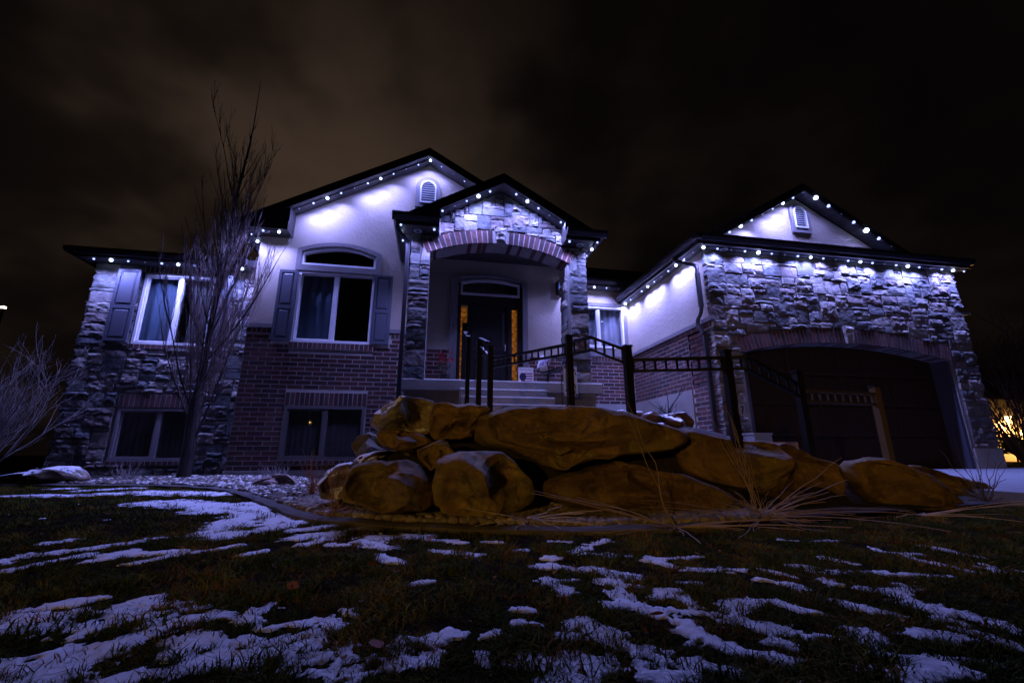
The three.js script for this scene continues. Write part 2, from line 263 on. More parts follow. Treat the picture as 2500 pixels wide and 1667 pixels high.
function stonework(host, place, u0, u1, v0, v1, inside, fit, o = {}) {
  const cu = o.cu ?? 0.098, cv = o.cv ?? 0.076, nu = Math.round((u1 - u0) / cu), nv = Math.round((v1 - v0) / cv), su = (u1 - u0) / nu, sv = (v1 - v0) / nv;
  const free = []; for (let j = 0; j < nv; j++) for (let i = 0; i < nu; i++) free.push(inside(u0 + (i + 0.5) * su, v0 + (j + 0.5) * sv));
  const F = (i, j) => i < nu && j < nv && free[j * nu + i];
  for (let j = nv - 1; j >= 0; j--) for (let i = 0; i < nu; i++) {
    if (!F(i, j)) continue;
    const big = rnd(); let h = big < 0.34 ? 1 : big < 0.62 ? 2 : big < 0.86 ? 3 : 4, w = h === 1 ? 2 + Math.floor(rnd() * 3.5) : h === 2 ? 2 + Math.floor(rnd() * 3.6) : 3 + Math.floor(rnd() * 2.6);
    let ww = 0; while (ww < w && F(i + ww, j)) ww++; if (ww === w && F(i + ww, j) && !F(i + ww + 1, j)) ww++; w = ww;
    let hh = 0; for (; hh < h && j - hh >= 0; hh++) { let ok = true; for (let k = 0; k < w; k++) if (!F(i + k, j - hh)) ok = false; if (!ok) break; } h = hh;
    for (let b = 0; b < h; b++) for (let a = 0; a < w; a++) free[(j - b) * nu + i + a] = false;
    const a0 = u0 + i * su, a1 = a0 + w * su, b1 = v0 + (j + 1) * sv, b0 = b1 - h * sv, flat = rnd() < (o.flat ?? 0.35);
    const g = stoneGeo(fit, a0, a1, b0, b1, flat ? R(0.004, 0.012) : R(0.02, o.rough ?? 0.055), flat ? R(0.02, 0.04) : R(0.012, 0.04), place, i === 0 ? o.le ?? 0 : 0, i + w === nu ? o.re ?? 0 : 0);
    const p = place((a0 + a1) / 2, (b0 + b1) / 2, 0); stoneList.push({ g, m: STONE[Math.floor(rnd() * 6.99)], host, see: (w * h * su * sv) / p.distanceToSquared(camera.position) });
  }
}
const frontAt = (z) => (u, v, w) => V(u, v, z + w);
const out = (x0, x1, y0, y1) => (u, v) => !(u > x0 && u < x1 && v > y0 && v < y1);

// --- arches of brick with a keystone
function archRing(host, cx, cy, r, t, a0, a1, z, w, depth, keyW) {
  const n = Math.round(((a1 - a0) * (r + t / 2)) / w), vox = (p, q, r0, r1, zf, zb) => { const P = (a, rr) => [cx + Math.sin(a) * rr, cy + Math.cos(a) * rr], c = [P(p, r0), P(q, r0), P(q, r1), P(p, r1)]; return prism(c.map(([x, y]) => V(x, y, zb)), c.map(([x, y]) => V(x, y, zf))); };
  for (let i = 0; i < n; i++) {
    const p = mix(a0, a1, i / n), q = mix(a0, a1, (i + 1) / n), g = 0.0085 / r; if (Math.abs((p + q) / 2) * r < keyW / 2) continue;
    part('arch_brick', vox(p + g, q - g, r + R(-0.003, 0.004), r + t + R(-0.008, 0.008), z + 0.034 + R(0, 0.004), z - depth), BRICK[Math.floor(rnd() * 4.99)], host);
  }
  { const N = 24, L = []; for (let i = 0; i < N; i++) L.push(vox(mix(a0, a1, i / N), mix(a0, a1, (i + 1) / N), r + 0.004, r + t - 0.008, z + 0.032, z - depth + 0.01)); part('mortar_bed', L, mat.mortar, host); }
  part('keystone', stoneGeo((u, v) => [u + (v - cy - r) * 0.12 * Math.sign(u - cx), v], cx - keyW / 2, cx + keyW / 2, cy + r - 0.015, cy + r + t + 0.05, 0.05, 0.08, frontAt(z)), STONE[5], host);
}

// ===== garage block
const gW = part('stone_wall', wallXY([[SX + 0.012, 0.1], [5.68, 0.1], [5.68, 2.27], ...arcPts(8.1, -8.68, 11.2, 5.68, 10.55), [10.55, 2.27], [10.55, 0.1], [11.2, 0.1], [11.2, 4.3], [SX + 0.012, 4.3]], [], GZ, 0.3), mat.stoneMortar, H);
const aG = Math.asin(2.46 / 11.2), gTop = (u) => -8.68 + Math.sqrt(11.49 ** 2 - (u - 8.1) ** 2);
archRing(gW, 8.1, -8.68, 11.2, 0.29, -aG, aG, GZ, 0.088, 0.27, 0.17);
stonework(gW, frontAt(GZ), SX, 11.2, 0.52, 4.29, (u, v) => (u < 5.62 || u > 10.6 ? true : v > gTop(u) - 0.0) && !(u < 5.62 && v < 1.3 && u > 5.2 && v > 1.05), (u, v) => [u < 5.9 && u > 5.66 && v < 2.4 ? 5.66 : u > 10.3 && u < 10.57 && v < 2.4 ? 10.57 : u, u > 5.64 && u < 10.57 && v > 2.2 ? Math.max(v, gTop(u) + 0.012) : v], { le: 0.03, re: 0.07, rough: 0.045, flat: 0.45 });
part('foundation', [box(SX - 0.02, 5.68, 0.0, 0.5, GZ - 0.02, GZ + 0.03), box(10.56, 11.26, 0.0, 0.5, GZ - 0.3, GZ + 0.03)], mat.conc, H);
// side wall of the garage
part('stucco_wall', box(SX, SX + 0.2, 2.93, 4.3, -10.2, GZ - 0.002), mat.stucco, H);
const sW = part('brick_wall', [box(SX + 0.004, SX + 0.2, 1.65, 2.84, -10.2, GZ - 0.3), box(SX + 0.004, SX + 0.2, 0.0, 2.84, -7.72, GZ - 0.3), box(SX + 0.004, SX + 0.03, 0.5, 2.84, GZ - 0.31, GZ - 0.004)], mat.mortar, H);
part('foundation', box(SX - 0.015, SX + 0.2, 0.1, 1.65, -10.2, -7.74), mat.conc, H);
courses(sW, onLeft(SX + 0.004), -10.2, -7.72, 1.655, 2.75, []); courses(sW, onLeft(SX + 0.004), -7.72, GZ - 0.01, 0.125, 2.75, []);
for (let i = 0; i < 34; i++) { const z = -10.15 + i * 0.0965; piece('lintel_brick', brickBox, BRICK[Math.floor(rnd() * 4.99)], sW, V(SX + 0.008, 2.795, z), null, [0.06, 0.085, 0.084]); }
part('wall_trim', [box(SX - 0.045, SX + 0.05, 2.845, 2.925, -10.2, GZ + 0.045), box(SX - 0.045, SX + 0.12, 2.845, 2.925, GZ + 0.046, GZ + 0.06)], mat.trim, H);
// garage door, recessed
{
  const dz = -7.22, d = part('garage_door', box(5.66, 10.57, 0.1, 2.56, dz - 0.06, dz - 0.02), mat.gdoor, H);
  for (let r = 0; r < 4; r++) for (let c = 0; c < 8; c++) { const x0 = 5.72 + c * 0.602, y0 = 0.13 + r * 0.6; part('door_panel', prism(rect(x0 + 0.01, x0 + 0.592, y0 + 0.008, y0 + 0.592).map(([x, y]) => V(x, y, dz - 0.019)), rect(x0 + 0.05, x0 + 0.552, y0 + 0.05, y0 + 0.55).map(([x, y]) => V(x, y, dz + 0.006))), mat.gdoor, d); }
  part('door_frame', box(10.47, 10.549, 0.1, 2.28, dz, GZ - 0.02), mat.jamb, H); part('door_frame', box(5.682, 5.76, 0.1, 2.26, dz, GZ - 0.02), mat.jamb, H);
}
part('awning', prism([V(11.21, 3.40, -7.5), V(12.0, 3.46, -7.5), V(12.0, 3.5, -7.5), V(11.21, 3.54, -7.5)], [V(11.21, 3.40, -7.2), V(12.0, 3.46, -7.2), V(12.0, 3.5, -7.2), V(11.21, 3.54, -7.2)]), mat.dark, H);
// gable above the garage
part('stucco_wall', wallXY([[5.0, 4.3], [9.94, 4.3], [7.47, 5.71]], [], GZ - 0.001, 0.2), mat.stucco, H);

// ===== main block
part('stucco_wall', wallXY([[-3.67, 2.86], [-2.835, 2.86], [-2.835, 4.13], [-1.31, 4.13], [-1.31, 2.86], [-0.35, 2.86], [-0.35, 1.66], [0.33, 1.66], [0.33, 4.1], ...arcPts(1.17, 1.05, 3.22, 0.36, 1.98, 12), [2.02, 4.1], [2.02, 1.66], [3.45, 1.66], [3.45, 4.75], [-0.29, 7.03], [-3.67, 5.04]],
  [[[-2.80, 4.29], [-1.34, 4.29], [-1.34, 4.53], ...arcPts(-2.07, 2.98, 1.735, -2.80, -1.34, 14).reverse(), [-2.80, 4.53]]], MZ, 0.2), mat.stucco, H);
const bW = part('brick_wall', wallXY([[-3.67, 0.12], [-0.36, 0.12], [-0.36, 2.855], [-1.31, 2.855], [-1.31, 2.6], [-2.835, 2.6], [-2.835, 2.855], [-3.67, 2.855]], [rect(-2.78, -1.3, 0.31, 1.32)], MZ - 0.003, 0.2), mat.mortar, H);
courses(bW, onFront(MZ - 0.003), -3.67, -0.4, 0.125, 2.76, [[-3.2, -0.92, 2.58, 3], [-2.85, -1.25, 2.42, 3], [-2.80, -1.28, 0.24, 1.62]]);
soldiers(bW, -2.80, -1.28, 1.33, 1.585, MZ, 0.088, 'lintel_brick'); soldiers(bW, -2.86, -1.24, 2.46, 2.585, MZ + 0.03, 0.088, 'lintel_brick'); soldiers(bW, -2.80, -1.28, 0.235, 0.30, MZ + 0.02, 0.1, 'lintel_brick');
soldiers(bW, -3.67, -3.21, 2.765, 2.85, MZ, 0.088, 'lintel_brick'); soldiers(bW, -0.9, -0.4, 2.765, 2.85, MZ, 0.088, 'lintel_brick');
part('wall_trim', [box(-3.67, -3.2, 2.86, 2.945, MZ, MZ + 0.04), box(-0.93, -0.36, 2.86, 2.945, MZ, MZ + 0.04)], mat.trim, H);
part('foundation', box(-3.69, 0, -0.1, 0.118, MZ - 0.2, MZ + 0.03), mat.conc, H);
// brick wainscot inside the porch
const pB = part('brick_wall', [box(-0.34, 0.33, 1.66, 2.60, MZ, MZ + 0.03), box(2.02, 3.45, 1.66, 2.55, MZ, MZ + 0.03)], mat.mortar, H);
courses(pB, onFront(MZ + 0.03), -0.34, 0.33, 1.67, 2.56, []); courses(pB, onFront(MZ + 0.03), 2.02, 2.9, 1.67, 2.5, []);

// ===== left block
const lHole = [[-6.075, -4.70, 2.60, 4.13], [-6.03, -4.62, 0.30, 1.30]];
const lW = part('stone_wall', wallXY(rect(-6.97, -3.6, -0.05, 4.3), lHole.map((h) => rect(...h)), LZ, 0.25), mat.stoneMortar, H);
stonework(lW, frontAt(LZ), -6.97, -3.67, 0.0, 4.29, (u, v) => out(-6.12, -4.66, 2.5, 4.3)(u, v) && out(-6.08, -4.58, 0.2, 1.58)(u, v), (u, v) => [u, v], { le: 0.08, re: 0, rough: 0.05, flat: 0.36 });
soldiers(lW, -6.10, -4.68, 4.16, 4.29, LZ + 0.02, 0.09, 'lintel_brick'); soldiers(lW, -6.10, -4.68, 2.50, 2.585, LZ + 0.03, 0.1, 'lintel_brick'); soldiers(lW, -6.05, -4.60, 1.32, 1.57, LZ + 0.02, 0.09, 'lintel_brick'); soldiers(lW, -6.05, -4.60, 0.21, 0.285, LZ + 0.03, 0.1, 'lintel_brick');

// ===== entry recess between porch and garage
part('stucco_wall', wallXY(rect(3.2, SX, 2.83, 4.75), [rect(3.55, 4.93, 3.05, 4.18)], EZ, 0.2), mat.stucco, H);
const eB = part('brick_wall', box(3.2, SX, 1.6, 2.82, EZ - 0.2, EZ - 0.004), mat.mortar, H);
courses(eB, onFront(EZ - 0.004), 3.3, SX - 0.01, 1.61, 2.70, []); soldiers(eB, 3.3, SX - 0.01, 2.705, 2.81, EZ, 0.088, 'lintel_brick');
part('wall_trim', box(3.2, SX - 0.02, 2.825, 3.0, EZ + 0.001, EZ + 0.03), mat.trim, H);
part('foundation', box(3.2, SX, 0.1, 1.60, EZ - 0.2, EZ + 0.02), mat.conc, H);
part('interior_wall', [box(-6.97, 11.2, 0, 4.5, -15.2, -15), box(-7.1, -6.95, 0, 4.3, -15, LZ - 0.1), box(11.0, 11.19, 0, 4.3, -15, GZ - 0.3), box(-3.68, -3.5, 0, 4.85, -15, MZ - 0.2), box(3.25, 3.44, 0, 4.7, -15, MZ - 0.2)], mat.room, H);

// ===== porch
const pA = { cx: 1.19, cy: 1.11, r: 3.27, t: 0.27 }, porchTop = (u) => 5.53 - 0.585 * Math.abs(u - 1.2);
const pW = part('stone_wall', wallXY([[-0.5, 1.66], [-0.15, 1.66], [-0.15, 4.08], ...arcPts(pA.cx, pA.cy, pA.r, -0.15, 2.53), [2.53, 4.08], [2.53, 1.66], [2.92, 1.66], [2.92, 4.5], [1.2, 5.53], [-0.5, 4.5]], [], PZ, 0.4), mat.stoneMortar, H);
const aP = Math.asin(1.40 / 3.27), ring = (u) => pA.cy + Math.sqrt(Math.max(0, 3.54 ** 2 - (u - pA.cx) ** 2));
archRing(pW, pA.cx, pA.cy, pA.r, pA.t, -aP, aP, PZ, 0.105, 0.4, 0.2);
stonework(pW, frontAt(PZ), -0.5, 2.92, 1.67, 5.5, (u, v) => v < porchTop(u) - 0.02 && (u < -0.15 || u > 2.53 ? (u > -0.33 && u < 2.71 ? v < 4.0 || v > ring(u) : true) : v > ring(u)), (u, v) => [u < 0.3 && u > -0.16 && v < 4.0 ? -0.152 : u > 2.2 && u < 2.535 && v < 4.0 ? 2.535 : u, Math.min(u > -0.3 && u < 2.68 && v > 3.95 ? Math.max(v, ring(u) + 0.012) : v, porchTop(u))], { cu: 0.088, rough: 0.04, flat: 0.45, le: 0.02, re: 0.02 });
stonework(pW, (u, v, w) => V(2.53 - w, v, u), -7.95, -7.56, 1.67, 4.02, () => true, (u, v) => [u, v], { rough: 0.04 });
part('stucco_wall', box(-0.5, -0.16, 1.66, 4.66, MZ + 0.001, -7.951), mat.stucco, H);
part('porch_ceiling', [box(-0.4, 2.9, 4.66, 4.72, MZ, -7.96)], mat.ceil, H);

// ===== roofs, soffits, fascias, gutters
const part2 = (n, g, m, e) => part(n, g, m, H, e);
function gableRoof(x, top, slope, xl, xr, zf, zb, t, sofZ) {
  const y = (u) => top - slope * Math.abs(u - x);
  part2('roof', [slab([V(xl, y(xl), zf), V(x, top, zf), V(x, top, zb), V(xl, y(xl), zb)], 0.06), slab([V(x, top, zf), V(xr, y(xr), zf), V(xr, y(xr), zb), V(x, top, zb)], 0.06)], mat.roof);
  part2('fascia', [prism([V(xl, y(xl) - 0.062, zf - 0.03), V(x, top - 0.062, zf - 0.03), V(x, top - t - 0.04, zf - 0.03), V(xl, y(xl) - t - 0.04, zf - 0.03)], [V(xl, y(xl) - 0.062, zf - 0.005), V(x, top - 0.062, zf - 0.005), V(x, top - t - 0.04, zf - 0.005), V(xl, y(xl) - t - 0.04, zf - 0.005)]),
    prism([V(xr, y(xr) - 0.062, zf - 0.03), V(x, top - 0.062, zf - 0.03), V(x, top - t - 0.04, zf - 0.03), V(xr, y(xr) - t - 0.04, zf - 0.03)], [V(xr, y(xr) - 0.062, zf - 0.005), V(x, top - 0.062, zf - 0.005), V(x, top - t - 0.04, zf - 0.005), V(xr, y(xr) - t - 0.04, zf - 0.005)])], mat.dark);
  const sf = []; const n = 14; for (const [a, b] of [[xl, x], [x, xr]]) for (let i = 0; i < n; i++) { const u = mix(a, b, i / n) + 0.004, w = mix(a, b, (i + 1) / n) - 0.004; sf.push(slab([V(u, y(u) - t, zf - 0.03), V(w, y(w) - t, zf - 0.03), V(w, y(w) - t, sofZ), V(u, y(u) - t, sofZ)], 0.012)); }
  part2('soffit', sf, mat.soffit);
}
function gutterRun(a, b, outw) { // outw: horizontal direction away from the house; profile with a rolled lip
  const P = [[0, 0], [0.07, 0], [0.115, 0.06], [0.12, 0.12], [0.105, 0.12], [0, 0.115]], q = (p) => P.map(([o, h]) => p.clone().addScaledVector(outw, o).add(V(0, h, 0))); return prism(q(a), q(b));
}
// main gable
gableRoof(-0.29, 7.19, 0.585, -4.02, 3.45, -8.58, -15.1, 0.16, MZ + 0.01);
part2('eave_return', [box(-3.98, -3.05, 4.85, 5.06, MZ + 0.01, -8.60), prism([V(-3.98, 5.06, MZ), V(-3.05, 5.06, MZ), V(-3.05, 5.38, MZ), V(-3.98, 5.06, MZ)].slice(0, 3), [V(-3.98, 5.06, -8.63), V(-3.05, 5.06, -8.63), V(-3.05, 5.38, -8.63)])], mat.dark);
part2('soffit', [box(-3.98, -3.67, 4.83, 4.85, -15, -9.0)], mat.soffit); part2('gutter', gutterRun(V(-3.99, 4.84, -15), V(-3.99, 4.84, -8.6), V(-1, 0, 0)), mat.gutter);
// porch gable
gableRoof(1.2, 5.72, 0.585, -0.64, 3.04, -7.18, -9.1, 0.17, PZ + 0.01);
part2('eave_return', [box(-0.72, 0.0, 4.43, 4.60, PZ + 0.01, -7.19), prism([V(-0.6, 4.60, PZ), V(0, 4.60, PZ), V(0, 4.82, PZ)], [V(-0.6, 4.60, -7.22), V(0, 4.60, -7.22), V(0, 4.82, -7.22)])], mat.dark); part2('eave_return', [box(2.42, 3.12, 4.43, 4.60, PZ + 0.01, -7.19), prism([V(3.0, 4.60, PZ), V(2.42, 4.60, PZ), V(2.42, 4.80, PZ)], [V(3.0, 4.60, -7.22), V(2.42, 4.60, -7.22), V(2.42, 4.80, -7.22)])], mat.dark);
part2('gutter', [gutterRun(V(-0.72, 4.50, -9.0), V(-0.72, 4.50, -7.16), V(-1, 0, 0)), gutterRun(V(-0.84, 4.50, -7.19), V(0.0, 4.50, -7.19), V(0, 0, 1))], mat.gutter); part2('gutter', [gutterRun(V(3.12, 4.50, -10), V(3.12, 4.50, -7.16), V(1, 0, 0)), gutterRun(V(2.42, 4.50, -7.19), V(3.24, 4.50, -7.19), V(0, 0, 1))], mat.gutter);
part2('soffit', [box(-0.72, -0.5, 4.42, 4.44, -9, PZ), box(2.92, 3.12, 4.42, 4.44, -10, PZ)], mat.soffit);
// left block: low hip
part2('roof', [slab([V(-7.26, 4.40, -9.36), V(-3.6, 4.40, -9.36), V(-3.6, 6.0, -13.2), V(-5.0, 6.0, -13.2)], 0.06), slab([V(-7.26, 4.40, -9.36), V(-5.0, 6.0, -13.2), V(-5.0, 6.0, -14), V(-7.26, 4.40, -16)], 0.06)], mat.roof);
part2('soffit', [box(-7.13, -3.67, 4.29, 4.31, LZ + 0.01, -9.36)], mat.soffit); part2('fascia', [box(-7.16, -3.67, 4.27, 4.43, -9.36, -9.33), box(-7.19, -7.16, 4.27, 4.43, -15, -9.33)], mat.dark); part2('gutter', [gutterRun(V(-7.26, 4.31, -9.33), V(-3.99, 4.31, -9.33), V(0, 0, 1)), gutterRun(V(-7.19, 4.31, -15), V(-7.19, 4.31, -9.23), V(-1, 0, 0))], mat.gutter);
// entry recess
part2('roof', slab([V(3.1, 4.75, -9.86), V(SX, 4.75, -9.86), V(SX + 2.6, 7.05, -13.9), V(0, 7.05, -13.9)], 0.06), mat.roof); part2('soffit', box(3.2, SX, 4.64, 4.66, EZ, -9.86), mat.soffit); part2('fascia', box(3.2, SX, 4.62, 4.80, -9.86, -9.83), mat.dark); part2('gutter', gutterRun(V(3.2, 4.66, -9.83), V(SX - 0.1, 4.66, -9.83), V(0, 0, 1)), mat.gutter);
// garage: hip roof with a cross gable
part2('roof', [slab([V(4.78, 4.41, -6.58), V(11.42, 4.41, -6.58), V(8.2, 6.40, -10.0)], 0.06), slab([V(4.78, 4.41, -6.58), V(8.2, 6.4, -10), V(8.2, 6.4, -14), V(4.78, 4.41, -14)], 0.06), slab([V(11.42, 4.41, -6.58), V(8.2, 6.4, -10), V(8.2, 6.4, -14), V(11.42, 4.41, -14)], 0.06)], mat.roof);
gableRoof(7.47, 5.90, 0.585, 4.96, 9.98, -6.62, -9.2, 0.14, GZ + 0.01);
part2('soffit', [box(4.88, 11.39, 4.29, 4.31, GZ + 0.01, -6.66), box(4.88, SX, 4.29, 4.31, -10.35, GZ + 0.01)], mat.soffit); part2('fascia', [box(4.85, 11.41, 4.28, 4.43, -6.66, -6.63), box(4.85, 4.88, 4.28, 4.43, -10.35, -6.66)], mat.dark);
part2('gutter', [gutterRun(V(4.73, 4.33, -6.63), V(11.40, 4.33, -6.63), V(0, 0, 1)), gutterRun(V(4.85, 4.33, -10.35), V(4.85, 4.33, -6.51), V(-1, 0, 0))], mat.gutter);
part2('downspout', [rod([V(4.80, 4.36, -7.4), V(4.82, 4.28, -7.4), V(4.98, 4.12, -7.2), V(5.06, 4.02, -7.08), V(5.06, 3.85, -7.06)], 0.04, 0.04, 8, 20), bar(V(5.06, 3.87, -7.06), V(5.06, 3.15, -7.06), 0.08, 0.06), rod([V(5.06, 3.17, -7.06), V(5.05, 3.05, -7.08), V(5.0, 2.9, -7.14), V(5.0, 2.80, -7.14)], 0.04, 0.04, 8, 14), bar(V(5.0, 2.82, -7.14), V(5.04, 2.62, -7.06), 0.08, 0.06), bar(V(5.06, 2.66, -7.06), V(5.06, 0.15, -7.06), 0.08, 0.06)], mat.gutter);
part2('downspout', [rod([V(-0.76, 4.52, -7.34), V(-0.75, 4.42, -7.34), V(-0.62, 4.30, -7.46), V(-0.56, 4.2, -7.5)], 0.036, 0.036, 8, 14), bar(V(-0.56, 4.22, -7.5), V(-0.56, 1.2, -7.52), 0.07, 0.06)], mat.gutter);
// round soffit lamps, unlit
for (const [x, y, z] of [[-0.39, 4.425, -7.38], [2.76, 4.425, -7.38], [5.5, 4.285, -6.78], [1.1, 4.655, -8.3], [-3.5, 4.845, -8.72]]) { const r = new THREE.TorusGeometry(0.062, 0.012, 8, 24).rotateX(Math.PI / 2).translate(x, y - 0.004, z), d = new THREE.CylinderGeometry(0.055, 0.055, 0.01, 20).translate(x, y - 0.002, z); const o = part2('recessed_light', r, mat.ring); part('lens', d, mat.curtain, o); }

// ===== windows
function frameRect(x0, x1, y0, y1, z, w, d) { return [box(x0, x1, y1 - w, y1, z - d, z), box(x0, x1, y0, y0 + w, z - d, z), box(x0, x0 + w, y0 + w, y1 - w, z - d, z), box(x1 - w, x1, y0 + w, y1 - w, z - d, z)]; }
function curtainGeo(x0, x1, y0, y1, z, amp, f) { const n = 80, g = new THREE.PlaneGeometry(x1 - x0, y1 - y0, n, 6), p = g.attributes.position; for (let i = 0; i < p.count; i++) { const x = p.getX(i), y = p.getY(i); p.setZ(i, amp * Math.sin(x * f + 0.6 * Math.sin(x * f * 0.37) + y * 0.3)); } g.computeVertexNormals(); g.translate((x0 + x1) / 2, (y0 + y1) / 2, z); return g; }
function sliding(x0, x1, y0, y1, z, mid, cloth, frameMat = mat.white) {
  const w = part2('window', frameRect(x0, x1, y0, y1, z + 0.03, 0.05, 0.12), frameMat); part('mullion', box(mid - 0.035, mid + 0.035, y0 + 0.05, y1 - 0.05, z - 0.06, z + 0.012), frameMat, w);
  part('pane', box(x0 + 0.045, mid - 0.03, y0 + 0.045, y1 - 0.045, z - 0.035, z - 0.03), mat.glass, w); part('pane', box(mid + 0.03, x1 - 0.045, y0 + 0.045, y1 - 0.045, z - 0.055, z - 0.05), mat.glass, w);
  part('sash', frameRect(x0 + 0.05, mid - 0.035, y0 + 0.05, y1 - 0.05, z + 0.0, 0.028, 0.05), frameMat, w);
  for (const c of cloth) part(c[0], curtainGeo(c[1], c[2], y0, y1, z - 0.14, c[3], c[4]), c[5], w);
  part('room', [box(x0 - 0.1, x1 + 0.1, y0 - 0.1, y1 + 0.1, z - 1.6, z - 1.5)], mat.room, w); return w;
}
sliding(-2.835, -1.31, 2.60, 4.13, MZ, -2.07, [['curtain', -2.8, -2.08, 0.02, 30, mat.curtain]]);
sliding(-2.78, -1.30, 0.31, 1.32, MZ, -2.03, [['blind', -2.78, -1.3, 0.004, 60, mat.blind]], M(0.13, 0.115, 0.115));
sliding(-6.075, -4.70, 2.60, 4.13, LZ, -5.38, [['curtain', -6.05, -5.4, 0.02, 26, mat.curtain], ['curtain', -5.2, -4.72, 0.02, 26, mat.blind]]);
sliding(-6.03, -4.62, 0.30, 1.30, LZ, -5.30, [['blind', -6.02, -4.62, 0.004, 60, mat.blind]], M(0.22, 0.20, 0.21));
sliding(3.55, 4.93, 3.05, 4.18, EZ, 4.24, [['curtain', 3.56, 4.92, 0.008, 40, M(0.10, 0.12, 0.15)]]);
{ // arched light over the main window
  const arc = (dx, y0, yt, r, cy) => { const s = new THREE.Shape(); s.moveTo(-2.82 + dx, 4.27 + dx); s.lineTo(-1.32 - dx, 4.27 + dx); for (const [x, y] of arcPts(-2.07, 2.98, 1.75 - dx, -2.82 + dx, -1.32 - dx, 20).reverse()) s.lineTo(x, y); return s; };
  const s = arc(0); s.holes.push(new THREE.Path(arc(0.045).getPoints())); const f = new THREE.ExtrudeGeometry(s, { depth: 0.12, bevelEnabled: false }).translate(0, 0, MZ - 0.09);
  const w = part2('arched_window', f, mat.white); part('pane', new THREE.ExtrudeGeometry(arc(0.035), { depth: 0.005, bevelEnabled: false }).translate(0, 0, MZ - 0.04), mat.glass, w); part('room', box(-2.9, -1.2, 4.2, 4.9, MZ - 1.6, MZ - 1.5), mat.room, w);
  const o = new THREE.Shape(); o.moveTo(-2.92, 4.14); o.lineTo(-1.21, 4.14); for (const [x, y] of arcPts(-2.065, 2.9, 1.92, -2.92, -1.21, 20).reverse()) o.lineTo(x, y); o.holes.push(new THREE.Path([...arc(-0.004).getPoints()])); part2('window_surround', new THREE.ExtrudeGeometry(o, { depth: 0.05, bevelEnabled: false }).translate(0, 0, MZ + 0.001), mat.trim);
}
part2('window_surround', [box(3.45, 3.549, 2.99, 4.28, EZ, EZ + 0.04), box(4.932, 5.03, 3.0, 4.28, EZ, EZ + 0.04), box(3.549, 4.932, 4.182, 4.28, EZ, EZ + 0.04)], mat.trim);
function shutter(x0, x1, y0, y1, z) { const s = part2('shutter', [box(x0, x1, y0, y1, z, z + 0.03), ...frameRect(x0, x1, y0, y1, z + 0.045, 0.055, 0.016), box(x0 + 0.055, x1 - 0.055, (y0 + y1) / 2 - 0.09, (y0 + y1) / 2 - 0.01, z + 0.03, z + 0.045)], mat.shutter); const mid = (y0 + y1) / 2 - 0.05;
  for (const [a, b] of [[y0 + 0.055, mid - 0.04], [mid + 0.04, y1 - 0.055]]) part('panel', prism(rect(x0 + 0.065, x1 - 0.065, a + 0.01, b - 0.01).map(([x, y]) => V(x, y, z + 0.0305)), rect(x0 + 0.10, x1 - 0.10, a + 0.045, b - 0.045).map(([x, y]) => V(x, y, z + 0.044))), mat.shutter, s); }
shutter(-3.19, -2.84, 2.60, 4.10, MZ + 0.05); shutter(-1.305, -0.93, 2.60, 4.12, MZ + 0.05); shutter(-6.52, -6.10, 2.62, 4.17, LZ + 0.09); shutter(-4.68, -4.33, 2.62, 4.17, LZ + 0.09);
// gable vents
function vent(x, y0, yt, hw, z) { // arched louvre
  const sh = (k, b) => { const s = new THREE.Shape(); s.moveTo(x - hw * k, y0 - b); s.lineTo(x + hw * k, y0 - b); s.lineTo(x + hw * k, yt - hw); s.absarc(x, yt - hw, hw * k, 0, Math.PI, false); s.lineTo(x - hw * k, y0 - b); return s; };
  const o = sh(1.5, 0.11); o.holes.push(new THREE.Path(sh(1.0, 0.0).getPoints(12))); const v = part2('gable_vent', new THREE.ExtrudeGeometry(o, { depth: 0.045, bevelEnabled: false, curveSegments: 16 }).translate(0, 0, z), mat.trim);
  const i = sh(0.99, 0.0); i.holes.push(new THREE.Path(sh(0.82, -0.03).getPoints(12))); part('frame', new THREE.ExtrudeGeometry(i, { depth: 0.06, bevelEnabled: false, curveSegments: 16 }).translate(0, 0, z + 0.002), mat.white, v);
  part('backing', new THREE.ExtrudeGeometry(sh(0.9, -0.01), { depth: 0.002, bevelEnabled: false }).translate(0, 0, z + 0.003), mat.dark, v);
  const n = 9, top = yt - hw; for (let k = 0; k < n; k++) { const y = mix(y0 + 0.05, yt - 0.06, k / (n - 1)), w = y < top ? hw * 0.83 : Math.sqrt(Math.max(0, (hw * 0.83) ** 2 - (y - top) ** 2)); if (w < 0.04) continue; part('slat', prism([V(x - w, y - 0.018, z + 0.05), V(x - w, y - 0.010, z + 0.05), V(x - w, y + 0.020, z + 0.008), V(x - w, y + 0.012, z + 0.008)], [V(x + w, y - 0.018, z + 0.05), V(x + w, y - 0.010, z + 0.05), V(x + w, y + 0.020, z + 0.008), V(x + w, y + 0.012, z + 0.008)]), mat.white, v); }
}
vent(-0.29, 6.0, 6.58, 0.185, MZ); vent(7.50, 4.99, 5.50, 0.155, GZ);
